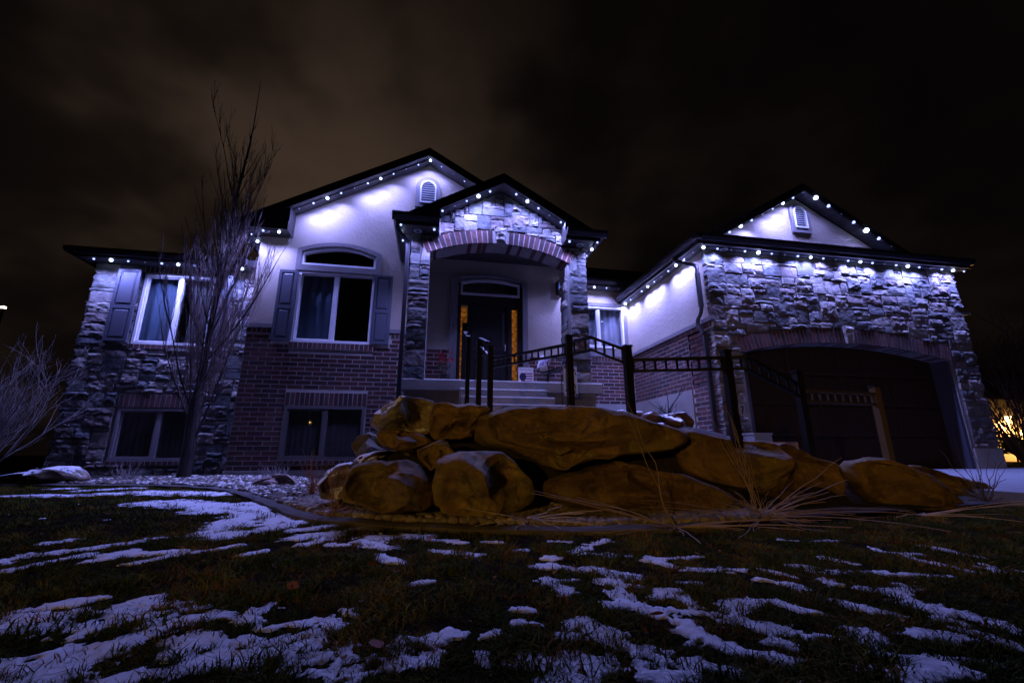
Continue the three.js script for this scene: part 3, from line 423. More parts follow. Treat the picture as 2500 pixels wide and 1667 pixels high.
// ===== front door
{
  const z = MZ, ar = (dx, y0, r) => { const s = new THREE.Shape(); s.moveTo(0.53 + dx, y0 + dx); s.lineTo(1.86 - dx, y0 + dx); for (const [x, y] of arcPts(1.195, 1.70, r - dx, 0.53 + dx, 1.86 - dx, 14).reverse()) s.lineTo(x, y); return s; };
  const o = new THREE.Shape(); o.moveTo(0.31, 1.67); o.lineTo(0.31, 4.08); for (const [x, y] of arcPts(1.18, 1.3, 3.02, 0.33, 2.03, 16)) o.lineTo(x, y); o.lineTo(2.04, 1.67); o.lineTo(1.92, 1.67); o.lineTo(1.92, 4.12); for (const [x, y] of arcPts(1.195, 1.70, 2.56, 0.47, 1.92, 14).reverse()) o.lineTo(x, y); o.lineTo(0.47, 1.67);
  part2('door_surround', new THREE.ExtrudeGeometry(o, { depth: 0.09, bevelEnabled: false }).translate(0, 0, z + 0.001), mat.trim);
  const f = ar(0, 3.83, 2.52); f.holes.push(new THREE.Path(ar(0.045, 3.83, 2.52).getPoints())); const tr = part2('transom_window', new THREE.ExtrudeGeometry(f, { depth: 0.1, bevelEnabled: false }).translate(0, 0, z - 0.06), M(0.5, 0.46, 0.46));
  part('pane', new THREE.ExtrudeGeometry(ar(0.04, 3.83, 2.52), { depth: 0.005, bevelEnabled: false }).translate(0, 0, z - 0.02), mat.glass, tr); part('blind', box(0.5, 1.9, 3.8, 4.3, z - 0.3, z - 0.28), M(0.12, 0.09, 0.08), tr);
  const d = part2('front_door', [box(0.73, 1.60, 1.67, 3.62, z - 0.1, z - 0.05), box(0.47, 1.92, 3.62, 3.83, z - 0.1, z - 0.0), box(0.70, 0.735, 1.67, 3.62, z - 0.1, z), box(1.595, 1.684, 1.67, 3.62, z - 0.1, z), box(0.47, 0.549, 1.67, 3.62, z - 0.1, z), box(1.811, 1.92, 1.67, 3.62, z - 0.1, z)], mat.door);
  for (const [a, b, c, e] of [[0.80, 1.13, 1.8, 2.5], [1.2, 1.53, 1.8, 2.5], [0.80, 1.53, 2.6, 3.5]]) part('panel', prism(rect(a, b, c, e).map(([x, y]) => V(x, y, z - 0.0495)), rect(a + 0.05, b - 0.05, c + 0.05, e - 0.05).map(([x, y]) => V(x, y, z - 0.03))), mat.door, d);
  part('handle', rod([V(1.53, 2.72, z - 0.05), V(1.53, 2.72, z + 0.02), V(1.53, 2.6, z + 0.02), V(1.53, 2.6, z - 0.05)], 0.012, 0.012, 8, 14), mat.ring, d);
  const l1 = part2('sidelight', box(0.55, 0.685, 1.75, 3.56, z - 0.09, z - 0.075), mat.amber, { label: 'amber lit sidelight mostly covered by a dark shade' }); part('shade', box(0.585, 0.702, 1.70, 3.20, z - 0.07, z - 0.05), mat.door, l1);
  part2('sidelight', box(1.685, 1.81, 1.95, 3.56, z - 0.09, z - 0.075), mat.amber, { label: 'amber lit sidelight of textured glass' }); part2('door_kickplate', box(1.685, 1.81, 1.67, 1.94, z - 0.09, z - 0.03), mat.door);
  const w = part2('wall_lantern', [box(2.300, 2.460, 3.55, 3.85, MZ + 0.01, MZ + 0.03), box(2.310, 2.450, 3.60, 3.80, MZ + 0.06, MZ + 0.2), prism(rect(2.290, 2.470, MZ + 0.04, MZ + 0.22).map(([x, zz]) => V(x, 3.80, zz)), rect(2.360, 2.400, MZ + 0.11, MZ + 0.15).map(([x, zz]) => V(x, 3.90, zz))), box(2.360, 2.400, 3.70, 3.74, MZ + 0.03, MZ + 0.07)], mat.iron); part('lens', box(2.325, 2.435, 3.63, 3.77, MZ + 0.075, MZ + 0.205), mat.curtain, w); w.position.set(0.42, 0.42, 0);
}
// plaque and cabinet beside the garage door
{
  const p = part2('house_number_plaque', [box(5.24, 5.52, 1.06, 1.27, GZ + 0.02, GZ + 0.075)], M(0.30, 0.29, 0.30, { roughness: 0.6 }));
  const s = (a, b, c, d) => box(a, b, c, d, GZ + 0.0745, GZ + 0.082); part('digit', [s(5.43, 5.50, 1.215, 1.235), prism(rect(5.445, 5.465, 0, 0).map(([x]) => V(x, 1.10, GZ + 0.0745)).slice(0, 2).concat([V(5.50, 1.215, GZ + 0.0745), V(5.48, 1.215, GZ + 0.0745)]), rect(5.445, 5.465, 0, 0).map(([x]) => V(x, 1.10, GZ + 0.082)).slice(0, 2).concat([V(5.50, 1.215, GZ + 0.082), V(5.48, 1.215, GZ + 0.082)]))], mat.dark, p);
}
// bricks and stones become parts: the 300 of each that show largest, the rest joined
{
  brickList.forEach((b) => (b.see = (b.size[0] * b.size[1]) / b.p.distanceToSquared(camera.position) * (b.host === pB ? 0.4 : 1))); brickList.sort((a, b) => b.see - a.see);
  brickList.slice(0, 300).forEach((b) => piece('brick', brickBox, b.m, b.host, b.p, b.rot, b.size));
  const rest = new Map(); for (const b of brickList.slice(300)) { const k = b.host.uuid + b.m.uuid; if (!rest.has(k)) rest.set(k, { ...b, L: [] }); rest.get(k).L.push(brickBox.clone().scale(...b.size).rotateY(b.rot[1]).translate(b.p.x, b.p.y, b.p.z)); }
  for (const r of rest.values()) part('brick_courses', r.L, r.m, r.host, { kind: 'stuff' });
  stoneList.sort((a, b) => b.see - a.see); stoneList.slice(0, 300).forEach((s) => part('stone', s.g, s.m, s.host));
  const rs = new Map(); for (const s of stoneList.slice(300)) { const k = s.host.uuid + s.m.uuid; if (!rs.has(k)) rs.set(k, { ...s, L: [] }); rs.get(k).L.push(s.g); }
  for (const r of rs.values()) part('stone_courses', r.L, r.m, r.host, { kind: 'stuff' });
  console.log('bricks', brickList.length, 'stones', stoneList.length);
}


// ---------------------------------------------------------------- roofline lamps
const domeGeo = new THREE.SphereGeometry(0.020, 12, 8), domeMid = new THREE.SphereGeometry(0.030, 14, 10), dotGeo = new THREE.SphereGeometry(0.012, 8, 6);
// a track with lamps a foot apart, three lit and one unlit dot with a faint painted glow; first = where in that pattern the track begins (0 and 2 outer, 1 middle, 3 unlit dot)
function lightString(label, a, b, n, first, power = 1, size = 1) {
  const t = thing('light_string', label, 'light string', [a.x, a.y, a.z], 'strings of lights under the eaves'); delete t.userData.group;
  const d = b.clone().sub(a); part('track', bar(a.clone().add(V(0, 0.012, 0)), b.clone().add(V(0, 0.012, 0)), 0.03, 0.02), mat.track, t);
  for (let i = 0; i < n; i++) {
    const p = a.clone().addScaledVector(d, n > 1 ? (i + 0.0) / (n - 1) : 0).add(V(0, -0.012, 0)), k = (i + first) % 4;
    if (k === 3) { piece('bulb', dotGeo, mat.ledOffGlow, t, p); continue; }
    const v = R(0.85, 1.2); piece('bulb', k === 1 ? domeMid : domeGeo, k === 1 ? mat.ledMid : mat.led, t, p, null, [size * v, size * v, size * v]);
    const s = new THREE.SpotLight(LED, (k === 1 ? LED_MID : LED_SIDE) * power * v, 0, 1.25, 1, 2); s.name = 'bulb_light'; s.position.copy(p).sub(offs(t)).add(V(0, -0.002, 0)); s.castShadow = true; s.shadow.radius = 1.2; s.target.position.set(p.x, p.y - 5, p.z); s.target.updateMatrixWorld(); t.add(s);
  }
}
lightString('white roofline lights along the left slope of the tallest gable', V(-3.2, 5.30, -8.76), V(-0.27, 7.00, -8.76), 12, 2);
lightString('white roofline lights along the right slope of the tallest gable', V(-0.01, 6.87, -8.76), V(1.07, 6.24, -8.76), 5, 2);
lightString('two white lights under the boxed eave at the left foot of the tallest gable', V(-3.52, 4.825, -8.66), V(-3.22, 4.825, -8.66), 2, 0);
lightString('white lights receding along the left side eave of the tallest gable, above the bare tree', V(-3.8, 4.815, -8.85), V(-3.8, 4.815, -9.46), 3, 0);
lightString('white roofline lights along the left slope of the porch gable', V(-0.18, 4.72, -7.3), V(0.94, 5.37, -7.3), 6, 1);
lightString('white roofline lights along the right slope of the porch gable', V(1.46, 5.37, -7.3), V(2.58, 4.72, -7.3), 6, 0);
lightString('white lights receding along the left eave of the porch roof, by the curved downspout', V(-0.68, 4.405, -7.16), V(-0.68, 4.405, -7.76), 3, 0);
lightString('white lights receding along the right eave of the porch roof', V(3.04, 4.405, -7.16), V(3.04, 4.405, -8.96), 7, 0);
lightString('single white light under the left boxed eave of the porch', V(-0.09, 4.415, -7.24), V(-0.08, 4.415, -7.24), 1, 0);
lightString('single white light under the right boxed eave of the porch', V(2.5, 4.415, -7.24), V(2.51, 4.415, -7.24), 1, 0);
lightString('white roofline lights across the eave of the low left wing, behind the bare tree', V(-6.87, 4.27, -9.42), V(-4.12, 4.27, -9.42), 10, 0);
lightString('white lights under the short eave between porch and garage', V(4.06, 4.625, -9.92), V(4.73, 4.625, -9.92), 3, 1);
lightString('white lights receding along the side eave of the garage', V(4.96, 4.275, -10.05), V(4.96, 4.275, -6.98), 11, 1);
lightString('long white row of lights across the front eave of the garage', V(5.03, 4.27, -6.74), V(11.36, 4.27, -6.74), 22, 1);
lightString('white roofline lights along the left slope of the garage gable', V(5.6, 4.62, -6.68), V(7.49, 5.73, -6.68), 8, 0);
lightString('bright white lights along the right slope of the garage gable', V(7.73, 5.60, -6.63), V(9.66, 4.47, -6.63), 8, 1, 1, 1.5);

// ---------------------------------------------------------------- porch floor and steps
{
  const t = thing('front_steps', 'pale concrete porch slab with steps going down from the front door', 'steps', [1.2, 0, -7.3]);
  const nosed = (x0, x1, y0, y1, z0, z1, c = 0.022) => { const q = (x) => [V(x, y0, z0), V(x, y0, z1), V(x, y1 - c, z1), V(x, y1 - c * 0.3, z1 - c * 0.3), V(x, y1, z1 - c), V(x, y1, z0)]; return prism(q(x0), q(x1)); };
  part('porch_slab', nosed(-0.52, 3.12, 1.49, 1.685, -9.0, -7.50), mat.conc, t); part('porch_base', box(-0.44, 3.02, 0.3, 1.489, -9.0, -7.60), mat.conc, t);
  [[1.51, -7.33], [1.335, -6.97], [1.16, -6.50], [0.985, -6.14], [0.81, -5.78]].forEach(([y, z], i) => part('step', nosed(0.47 + i * 0.025, 2.0 + i * 0.04, y - 0.6, y, i ? [-7.33, -6.97, -6.5, -6.14][i - 1] - 0.002 : -7.598, z), mat.conc, t));
}

// ---------------------------------------------------------------- railings
const post = (t, x, z, y0, y1, m = mat.iron) => { const p = part('post', box(x - 0.032, x + 0.032, y0, y1, z - 0.032, z + 0.032), m, t); part('cap', prism(rect(x - 0.04, x + 0.04, z - 0.04, z + 0.04).map(([a, b]) => V(a, y1, b)), rect(x - 0.04, x + 0.04, z - 0.04, z + 0.04).map(([a, b]) => V(a, y1 + 0.016, b))), mat.iron, p); return p; };
function railSpan(t, a, b, gap, n, m = mat.iron) { part('rail', bar(a, b, 0.04, 0.026), m, t); const dn = V(0, -gap, 0); part('rail', bar(a.clone().add(dn), b.clone().add(dn), 0.034, 0.022), m, t); for (let i = 0; i < n; i++) { const p = a.clone().lerp(b, (i + 0.5) / n); part('baluster', bar(p.clone().add(V(0, -0.01, 0)), p.clone().add(V(0, -gap + 0.01, 0)), 0.016, 0.016, V(0, 0, 1)), m, t); } }
{
  const t = thing('railing', 'long black metal railing with ladder pattern panels running from the porch steps to the garage', 'railing', [2.2, 0.3, -4]);
  const py = (x, z) => Math.max(0, moundY(x, z)) - 0.05;
  const P3 = [0.70, -5.2], P4 = [1.365, -4.1], P5 = [1.71, -3.5], P6 = [2.52, -3.26], P7 = [3.45, -3.5], P8 = [4.44, -3.6];
  post(t, ...P3, py(...P3), 1.72); post(t, ...P4, py(...P4), 1.60); post(t, ...P5, py(...P5), 1.36); post(t, ...P6, py(...P6), 1.295); post(t, ...P7, 0, 1.185); post(t, ...P8, 0, 1.08, mat.ironLitAmber).userData.label = 'end post of the railing with golden lamp light painted into its colour';
  railSpan(t, V(P3[0], 1.565, P3[1]), V(P4[0], 1.52, P4[1]), 0.10, 13);
  railSpan(t, V(P4[0], 1.535, P4[1]), V(1.48, 1.515, -3.77), 0.125, 2); railSpan(t, V(1.48, 1.515, -3.77), V(P5[0], 1.33, P5[1]), 0.125, 4);
  railSpan(t, V(P5[0], 1.24, P5[1]), V(P6[0], 1.243, P6[1]), 0.10, 9);
  railSpan(t, V(P6[0], 1.243, P6[1]), V(2.66, 1.24, -3.2), 0.10, 2); railSpan(t, V(2.66, 1.24, -3.2), V(P7[0], 1.06, P7[1]), 0.11, 6);
  railSpan(t, V(P7[0], 1.015, P7[1]), V(P8[0], 1.01, P8[1]), 0.105, 10, mat.ironLitAmberDim);
}
{
  const t = thing('railing', 'pair of short black handrails with slanting ends at the foot of the porch steps', 'railing', [0.56, 0.6, -6]);
  post(t, 0.53, -6.6, 1.1, 2.26); post(t, 0.59, -5.5, 0.6, 1.88);
  part('rail', bar(V(0.485, 2.32, -6.68), V(0.525, 2.20, -6.52), 0.07, 0.02), mat.iron, t); part('rail', bar(V(0.60, 1.915, -5.5), V(0.67, 1.80, -5.24), 0.06, 0.02), mat.iron, t); part('rail', bar(V(0.60, 1.81, -5.5), V(0.67, 1.64, -5.24), 0.04, 0.02), mat.iron, t);
  for (const k of [0.3, 0.65]) part('baluster', bar(V(0.60 + 0.07 * k, 1.915 - 0.115 * k, -5.5 + 0.26 * k), V(0.60 + 0.07 * k, 1.81 - 0.17 * k, -5.5 + 0.26 * k), 0.016, 0.016, V(0, 0, 1)), mat.iron, t);
}

// ---------------------------------------------------------------- things on the porch
function flagTex(fn, w = 256, h = 256) { const c = document.createElement('canvas'); c.width = w; c.height = h; fn(c.getContext('2d'), w, h); const t = new THREE.CanvasTexture(c); t.colorSpace = THREE.SRGBColorSpace; return t; }
function cloth(x0, x1, y0, y1, z, amp, f, lean = 0) { const g = new THREE.PlaneGeometry(x1 - x0, y1 - y0, 20, 12), p = g.attributes.position; for (let i = 0; i < p.count; i++) { p.setZ(i, amp * Math.sin(p.getX(i) * f + p.getY(i) * 3)); p.setX(i, p.getX(i) + lean * p.getY(i)); } g.computeVertexNormals(); const k = g.clone(); k.translate(0, 0, -0.004); g.translate((x0 + x1) / 2, (y0 + y1) / 2, z); return g; }
{
  const t = thing('porch_sign', 'small pale board with a stars and stripes flag leaning beside the front door', 'sign', [1.71, 1.69, -7.72]);
  part('board', box(1.57, 1.86, 1.69, 1.985, -7.76, -7.735), M(0.55, 0.5, 0.5), t);
  part('print', new THREE.PlaneGeometry(0.285, 0.29).translate(1.715, 1.837, -7.732), M(1, 1, 1, { map: flagTex((c, w, h) => { c.fillStyle = '#d8d2cf'; c.fillRect(0, 0, w, h); c.fillStyle = '#7a7478'; for (let i = 0; i < 9; i++) c.fillRect(22 + i * 24, 20 + (i % 3) * 6, 12, 18); for (let i = 0; i < 7; i++) { c.fillStyle = i % 2 ? '#ddd6d2' : '#7c1f26'; c.fillRect(40, 92 + i * 21, w - 56, 21); } c.fillStyle = '#1e2340'; c.beginPath(); c.ellipse(74, 158, 58, 66, 0, 0, 7); c.fill(); }), roughness: 0.9 }), t);
}
{
  const t = thing('garden_flag', 'pale garden flag with a dark leafy print hanging from a stand behind the railing post', 'flag', [2.4, 1.2, -7.3]);
  part('stand', [rod([V(2.27, 0.8, -7.24), V(2.27, 1.93, -7.24), V(2.30, 1.95, -7.24), V(2.56, 1.93, -7.24)], 0.008, 0.008, 6, 18)], mat.iron, t);
  part('cloth', cloth(2.29, 2.54, 1.40, 1.925, -7.23, 0.012, 20), M(1, 1, 1, { side: THREE.DoubleSide, map: flagTex((c, w, h) => { c.fillStyle = '#d9d9d6'; c.fillRect(0, 0, w, h); c.fillStyle = '#2c3338'; for (let i = 0; i < 26; i++) { const y = i < 9 ? 10 + i * 7 : 150 + (i - 9) * 6; c.save(); c.translate(40 + ((i * 53) % 190), y); c.rotate(i); c.beginPath(); c.ellipse(0, 0, 20, 8, 0, 0, 7); c.fill(); c.restore(); } c.lineWidth = 7; c.strokeStyle = '#49525a'; c.beginPath(); c.moveTo(60, 240); c.bezierCurveTo(80, 180, 150, 200, 190, 140); c.stroke(); }) }), t);
}
{
  const t = thing('metal_chair', 'black wrought metal chair with a slatted seat beside the right porch pillar', 'chair', [2.35, 1.685, -7.95]);
  const X = 2.05, Z = -7.75; part('seat', [...Array(9)].map((_, i) => bar(V(X + 0.055 * i, 1.90 + 0.018 * i, Z), V(X + 0.10 + 0.055 * i, 1.92 + 0.018 * i, Z - 0.42), 0.035, 0.012)), mat.iron, t);
  part('seat_frame', [bar(V(X - 0.03, 1.89, Z), V(X + 0.5, 2.06, Z), 0.025, 0.025), bar(V(X + 0.08, 1.91, Z - 0.42), V(X + 0.6, 2.08, Z - 0.42), 0.025, 0.025)], mat.iron, t);
  part('backrest', [rod([V(X + 0.46, 2.05, Z), V(X + 0.42, 2.3, Z), V(X + 0.5, 2.42, Z - 0.2), V(X + 0.52, 2.3, Z - 0.42), V(X + 0.56, 2.06, Z - 0.42)], 0.014, 0.014, 6, 20), ...[0.2, 0.5, 0.8].map((k) => rod([V(X + 0.46, 2.06, Z - 0.42 * k), V(X + 0.49, 2.22, Z - 0.42 * k + 0.05), V(X + 0.48, 2.38, Z - 0.42 * k)], 0.008, 0.008, 5, 8)), new THREE.TorusGeometry(0.07, 0.008, 6, 20).rotateY(Math.PI / 2).translate(X + 0.49, 2.24, Z - 0.2)], mat.iron, t);
  for (const [a, b] of [[0.12, 0], [0.42, 0], [0.2, -0.4], [0.5, -0.4]]) part('leg', bar(V(X + a, 1.94, Z + b), V(X + a - 0.02, 1.685, Z + b), 0.022, 0.022, V(0, 0, 1)), mat.iron, t);
  part('armrest', rod([V(X + 0.12, 1.95, Z), V(X + 0.10, 2.12, Z), V(X + 0.28, 2.2, Z), V(X + 0.43, 2.2, Z)], 0.012, 0.012, 6, 12), mat.iron, t);
}
{
  const t = thing('cushion', 'pale patterned cushion propped on the metal porch chair', 'cushion', [2.12, 1.95, -8.0]);
  const g = new THREE.SphereGeometry(1, 32, 20), p = g.attributes.position; for (let i = 0; i < p.count; i++) { const x = p.getX(i), y = p.getY(i), z = p.getZ(i), k = Math.max(Math.abs(x), Math.abs(y), 0.2), q = Math.hypot(x, y) / k; p.setXYZ(i, x * mix(1, q, 0.7) * 0.115, y * mix(1, q, 0.7) * 0.16, z * 0.045); }
  g.computeVertexNormals(); g.rotateZ(-0.32).translate(2.13, 2.12, -7.98);
  part('cover', g, M(1, 1, 1, { map: flagTex((c, w, h) => { c.fillStyle = '#cfcad2'; c.fillRect(0, 0, w, h); for (let i = 0; i < 40; i++) { c.fillStyle = ['#5a6aa8', '#8d6a9a', '#8898c8', '#b9a9b9'][i % 4]; c.beginPath(); c.ellipse((i * 71) % w, (i * 113) % h, 16, 7, i, 0, 7); c.fill(); } }) }), t);
}
{ // potted red flowers
  const t = thing('potted_poinsettia', 'red poinsettia plant on a low stand left of the front door', 'plant', [0.22, 1.685, -8.6]);
  part('pot', new THREE.LatheGeometry([[0.0, 1.70], [0.075, 1.70], [0.10, 1.92], [0.11, 1.93], [0.11, 1.95], [0.095, 1.95], [0.09, 1.92], [0, 1.92]].map(([r, y]) => new THREE.Vector2(r, y)), 20).translate(0.24, 0, -8.6), M(0.05, 0.04, 0.04), t);
  const red = [], grn = []; for (let i = 0; i < 46; i++) { const a = rnd() * 6.28, h = rnd(), r = 0.16 * Math.sqrt(rnd()), s = new THREE.Shape(); s.moveTo(0, 0); s.quadraticCurveTo(0.03, 0.035, 0, 0.1); s.quadraticCurveTo(-0.03, 0.035, 0, 0); const g = new THREE.ShapeGeometry(s, 4); g.rotateX(-1.1 + rnd() * 1.2).rotateY(a + R(-0.4, 0.4)).translate(0.24 + Math.cos(a) * r, 2.08 + h * 0.36 - r * 0.5, -8.58 + Math.sin(a) * r); (h > 0.3 ? red : grn).push(g); }
  part('bracts', red, M(0.42, 0.02, 0.03, { side: THREE.DoubleSide }), t); part('leaves', grn, M(0.05, 0.09, 0.03, { side: THREE.DoubleSide }), t); part('stems', [...Array(6)].map((_, i) => rod([V(0.24, 1.9, -8.6), V(0.24 + 0.05 * Math.cos(i), 2.05, -8.6 + 0.05 * Math.sin(i)), V(0.24 + 0.1 * Math.cos(i), 2.3, -8.6 + 0.1 * Math.sin(i))], 0.006, 0.004, 5)), mat.twig, t);
}

// ---------------------------------------------------------------- boulders
const ROCKS = {
  T3: [3.55, [[-0.465,0.656],[-0.434,0.731],[-0.337,0.827],[-0.253,0.860],[-0.178,0.875],[-0.077,0.870],[0.020,0.840],[0.004,0.775],[-0.001,0.598],[-0.062,0.560],[-0.162,0.578],[-0.297,0.590],[-0.407,0.602]]],
  T4: [3.35, [[-0.393,0.564],[-0.368,0.605],[-0.282,0.611],[-0.107,0.595],[0.001,0.542],[0.038,0.507],[-0.099,0.444],[-0.238,0.467],[-0.343,0.496]]],
  T2: [3.45, [[-0.007,0.741],[0.014,0.810],[0.114,0.831],[0.304,0.819],[0.421,0.804],[0.460,0.773],[0.384,0.683],[0.323,0.558],[0.235,0.540],[0.136,0.546],[0.087,0.533],[0.026,0.533],[-0.001,0.594]]],
  T5: [3.15, [[-0.094,0.460],[-0.008,0.504],[0.079,0.539],[0.125,0.521],[0.160,0.471],[0.195,0.449],[0.130,0.373],[0.043,0.341],[0.011,0.320],[-0.046,0.374],[-0.080,0.407]]],
  T1: [3.3, [[0.265,0.607],[0.306,0.696],[0.415,0.746],[0.590,0.796],[0.873,0.809],[1.272,0.777],[1.475,0.735],[1.763,0.661],[1.945,0.624],[2.019,0.573],[1.992,0.521],[1.870,0.445],[1.728,0.421],[1.480,0.403],[1.357,0.373],[1.251,0.380],[1.119,0.351],[1.041,0.334],[0.964,0.334],[0.864,0.364],[0.739,0.401],[0.615,0.436],[0.492,0.466],[0.370,0.495],[0.297,0.542]]],
  B1: [3.0, [[-0.525,0.254],[-0.513,0.332],[-0.478,0.381],[-0.360,0.395],[-0.239,0.391],[-0.148,0.404],[-0.043,0.368],[0.023,0.286],[0.047,0.206],[0.040,0.117],[-0.029,0.080],[-0.130,0.083],[-0.249,0.086],[-0.388,0.127],[-0.506,0.153],[-0.524,0.197]]],
  B2: [2.95, [[0.054,0.388],[0.110,0.429],[0.203,0.464],[0.331,0.459],[0.484,0.448],[0.550,0.406],[0.626,0.333],[0.703,0.260],[0.724,0.178],[0.690,0.118],[0.624,0.080],[0.496,0.044],[0.380,0.032],[0.235,0.055],[0.112,0.083],[0.049,0.132],[0.030,0.230],[0.041,0.318]]],
  B3: [3.05, [[0.782,0.190],[0.852,0.253],[1.030,0.303],[1.276,0.346],[1.380,0.385],[1.477,0.366],[1.600,0.310],[1.770,0.295],[2.017,0.218],[2.164,0.151],[2.252,0.096],[2.179,0.046],[2.095,0.009],[1.927,0.001],[1.497,-0.019],[1.316,-0.003],[1.137,0.034],[0.964,0.081],[0.827,0.126]]],
  B4: [3.15, [[1.980,0.578],[2.027,0.627],[2.139,0.646],[2.301,0.604],[2.495,0.568],[2.607,0.546],[2.762,0.519],[2.951,0.500],[3.083,0.481],[3.152,0.450],[3.219,0.405],[3.350,0.373],[3.514,0.341],[3.525,0.290],[3.491,0.215],[3.494,0.129],[3.451,0.081],[3.400,0.058],[3.188,0.050],[2.898,0.068],[2.623,0.133],[2.354,0.195],[2.156,0.245],[2.069,0.304],[2.016,0.422],[1.975,0.470]]],
  B5: [3.1, [[3.422,0.355],[3.467,0.380],[3.558,0.373],[3.703,0.385],[3.822,0.352],[3.972,0.313],[4.148,0.248],[4.231,0.196],[4.348,0.093],[4.427,0.028],[4.469,-0.047],[4.348,-0.063],[4.023,-0.066],[3.722,-0.016],[3.612,0.034],[3.527,0.120],[3.471,0.206],[3.438,0.293]]],
  B6: [3.45, [[4.348,0.298],[4.608,0.318],[4.781,0.280],[5.034,0.191],[5.256,0.116],[5.428,0.056],[5.537,-0.018],[5.661,-0.107],[5.394,-0.142],[5.001,-0.132],[4.660,-0.109],[4.475,-0.009],[4.345,0.158]]],
  K1: [5.6, [[2.931,0.943],[3.040,0.977],[3.228,0.946],[3.376,0.981],[3.574,1.006],[3.639,0.930],[3.663,0.820],[3.587,0.689],[3.461,0.646],[3.317,0.645],[3.153,0.666],[2.924,0.728]]],
  K2: [5.9, [[2.576,0.996],[2.711,1.032],[3.055,1.025],[3.084,0.923],[3.060,0.788],[2.789,0.763],[2.602,0.851]]],
  K3: [4.6, [[2.406,0.731],[2.544,0.753],[2.680,0.742],[2.752,0.681],[2.867,0.646],[2.883,0.611],[2.755,0.523],[2.582,0.540],[2.415,0.609]]],
  T6: [3.95, [[-0.669,0.517],[-0.623,0.597],[-0.519,0.618],[-0.458,0.598],[-0.394,0.544],[-0.335,0.477],[-0.385,0.423],[-0.477,0.410],[-0.593,0.398],[-0.630,0.451]]],
  T7: [3.55, [[-0.583,0.368],[-0.535,0.421],[-0.443,0.450],[-0.301,0.462],[-0.154,0.450],[-0.150,0.377],[-0.293,0.342],[-0.423,0.338],[-0.563,0.345]]],
  T8: [3.7, [[-0.824,0.211],[-0.787,0.306],[-0.708,0.353],[-0.601,0.365],[-0.559,0.291],[-0.558,0.136],[-0.695,0.092],[-0.802,0.105]]],
  L1: [7.5, [[-6.139,0.068],[-5.900,0.133],[-5.694,0.173],[-5.417,0.207],[-5.273,0.256],[-5.092,0.255],[-4.929,0.127],[-4.893,0.063],[-5.040,0.016],[-5.437,0.009],[-5.653,0.000],[-5.994,-0.002]]],
  L2: [6.2, [[-2.182,0.072],[-2.084,0.137],[-1.938,0.176],[-1.807,0.168],[-1.713,0.110],[-1.662,0.054],[-1.919,0.020],[-2.134,0.032]]],
};
const rockMat = (r, g, b, k) => M(r, g, b, { map: rep(T.rockC, k), bumpMap: rep(T.rockB, k), bumpScale: 0.012, roughness: 0.8 });
const RM = { tan: rockMat(0.36, 0.25, 0.085, 0.8), brown: rockMat(0.30, 0.20, 0.075, 0.9), pale: rockMat(0.52, 0.44, 0.41, 1.0), frost: rockMat(0.66, 0.56, 0.56, 1.0), red: rockMat(0.30, 0.18, 0.145, 1.1), grey: rockMat(0.22, 0.19, 0.18, 0.9) };
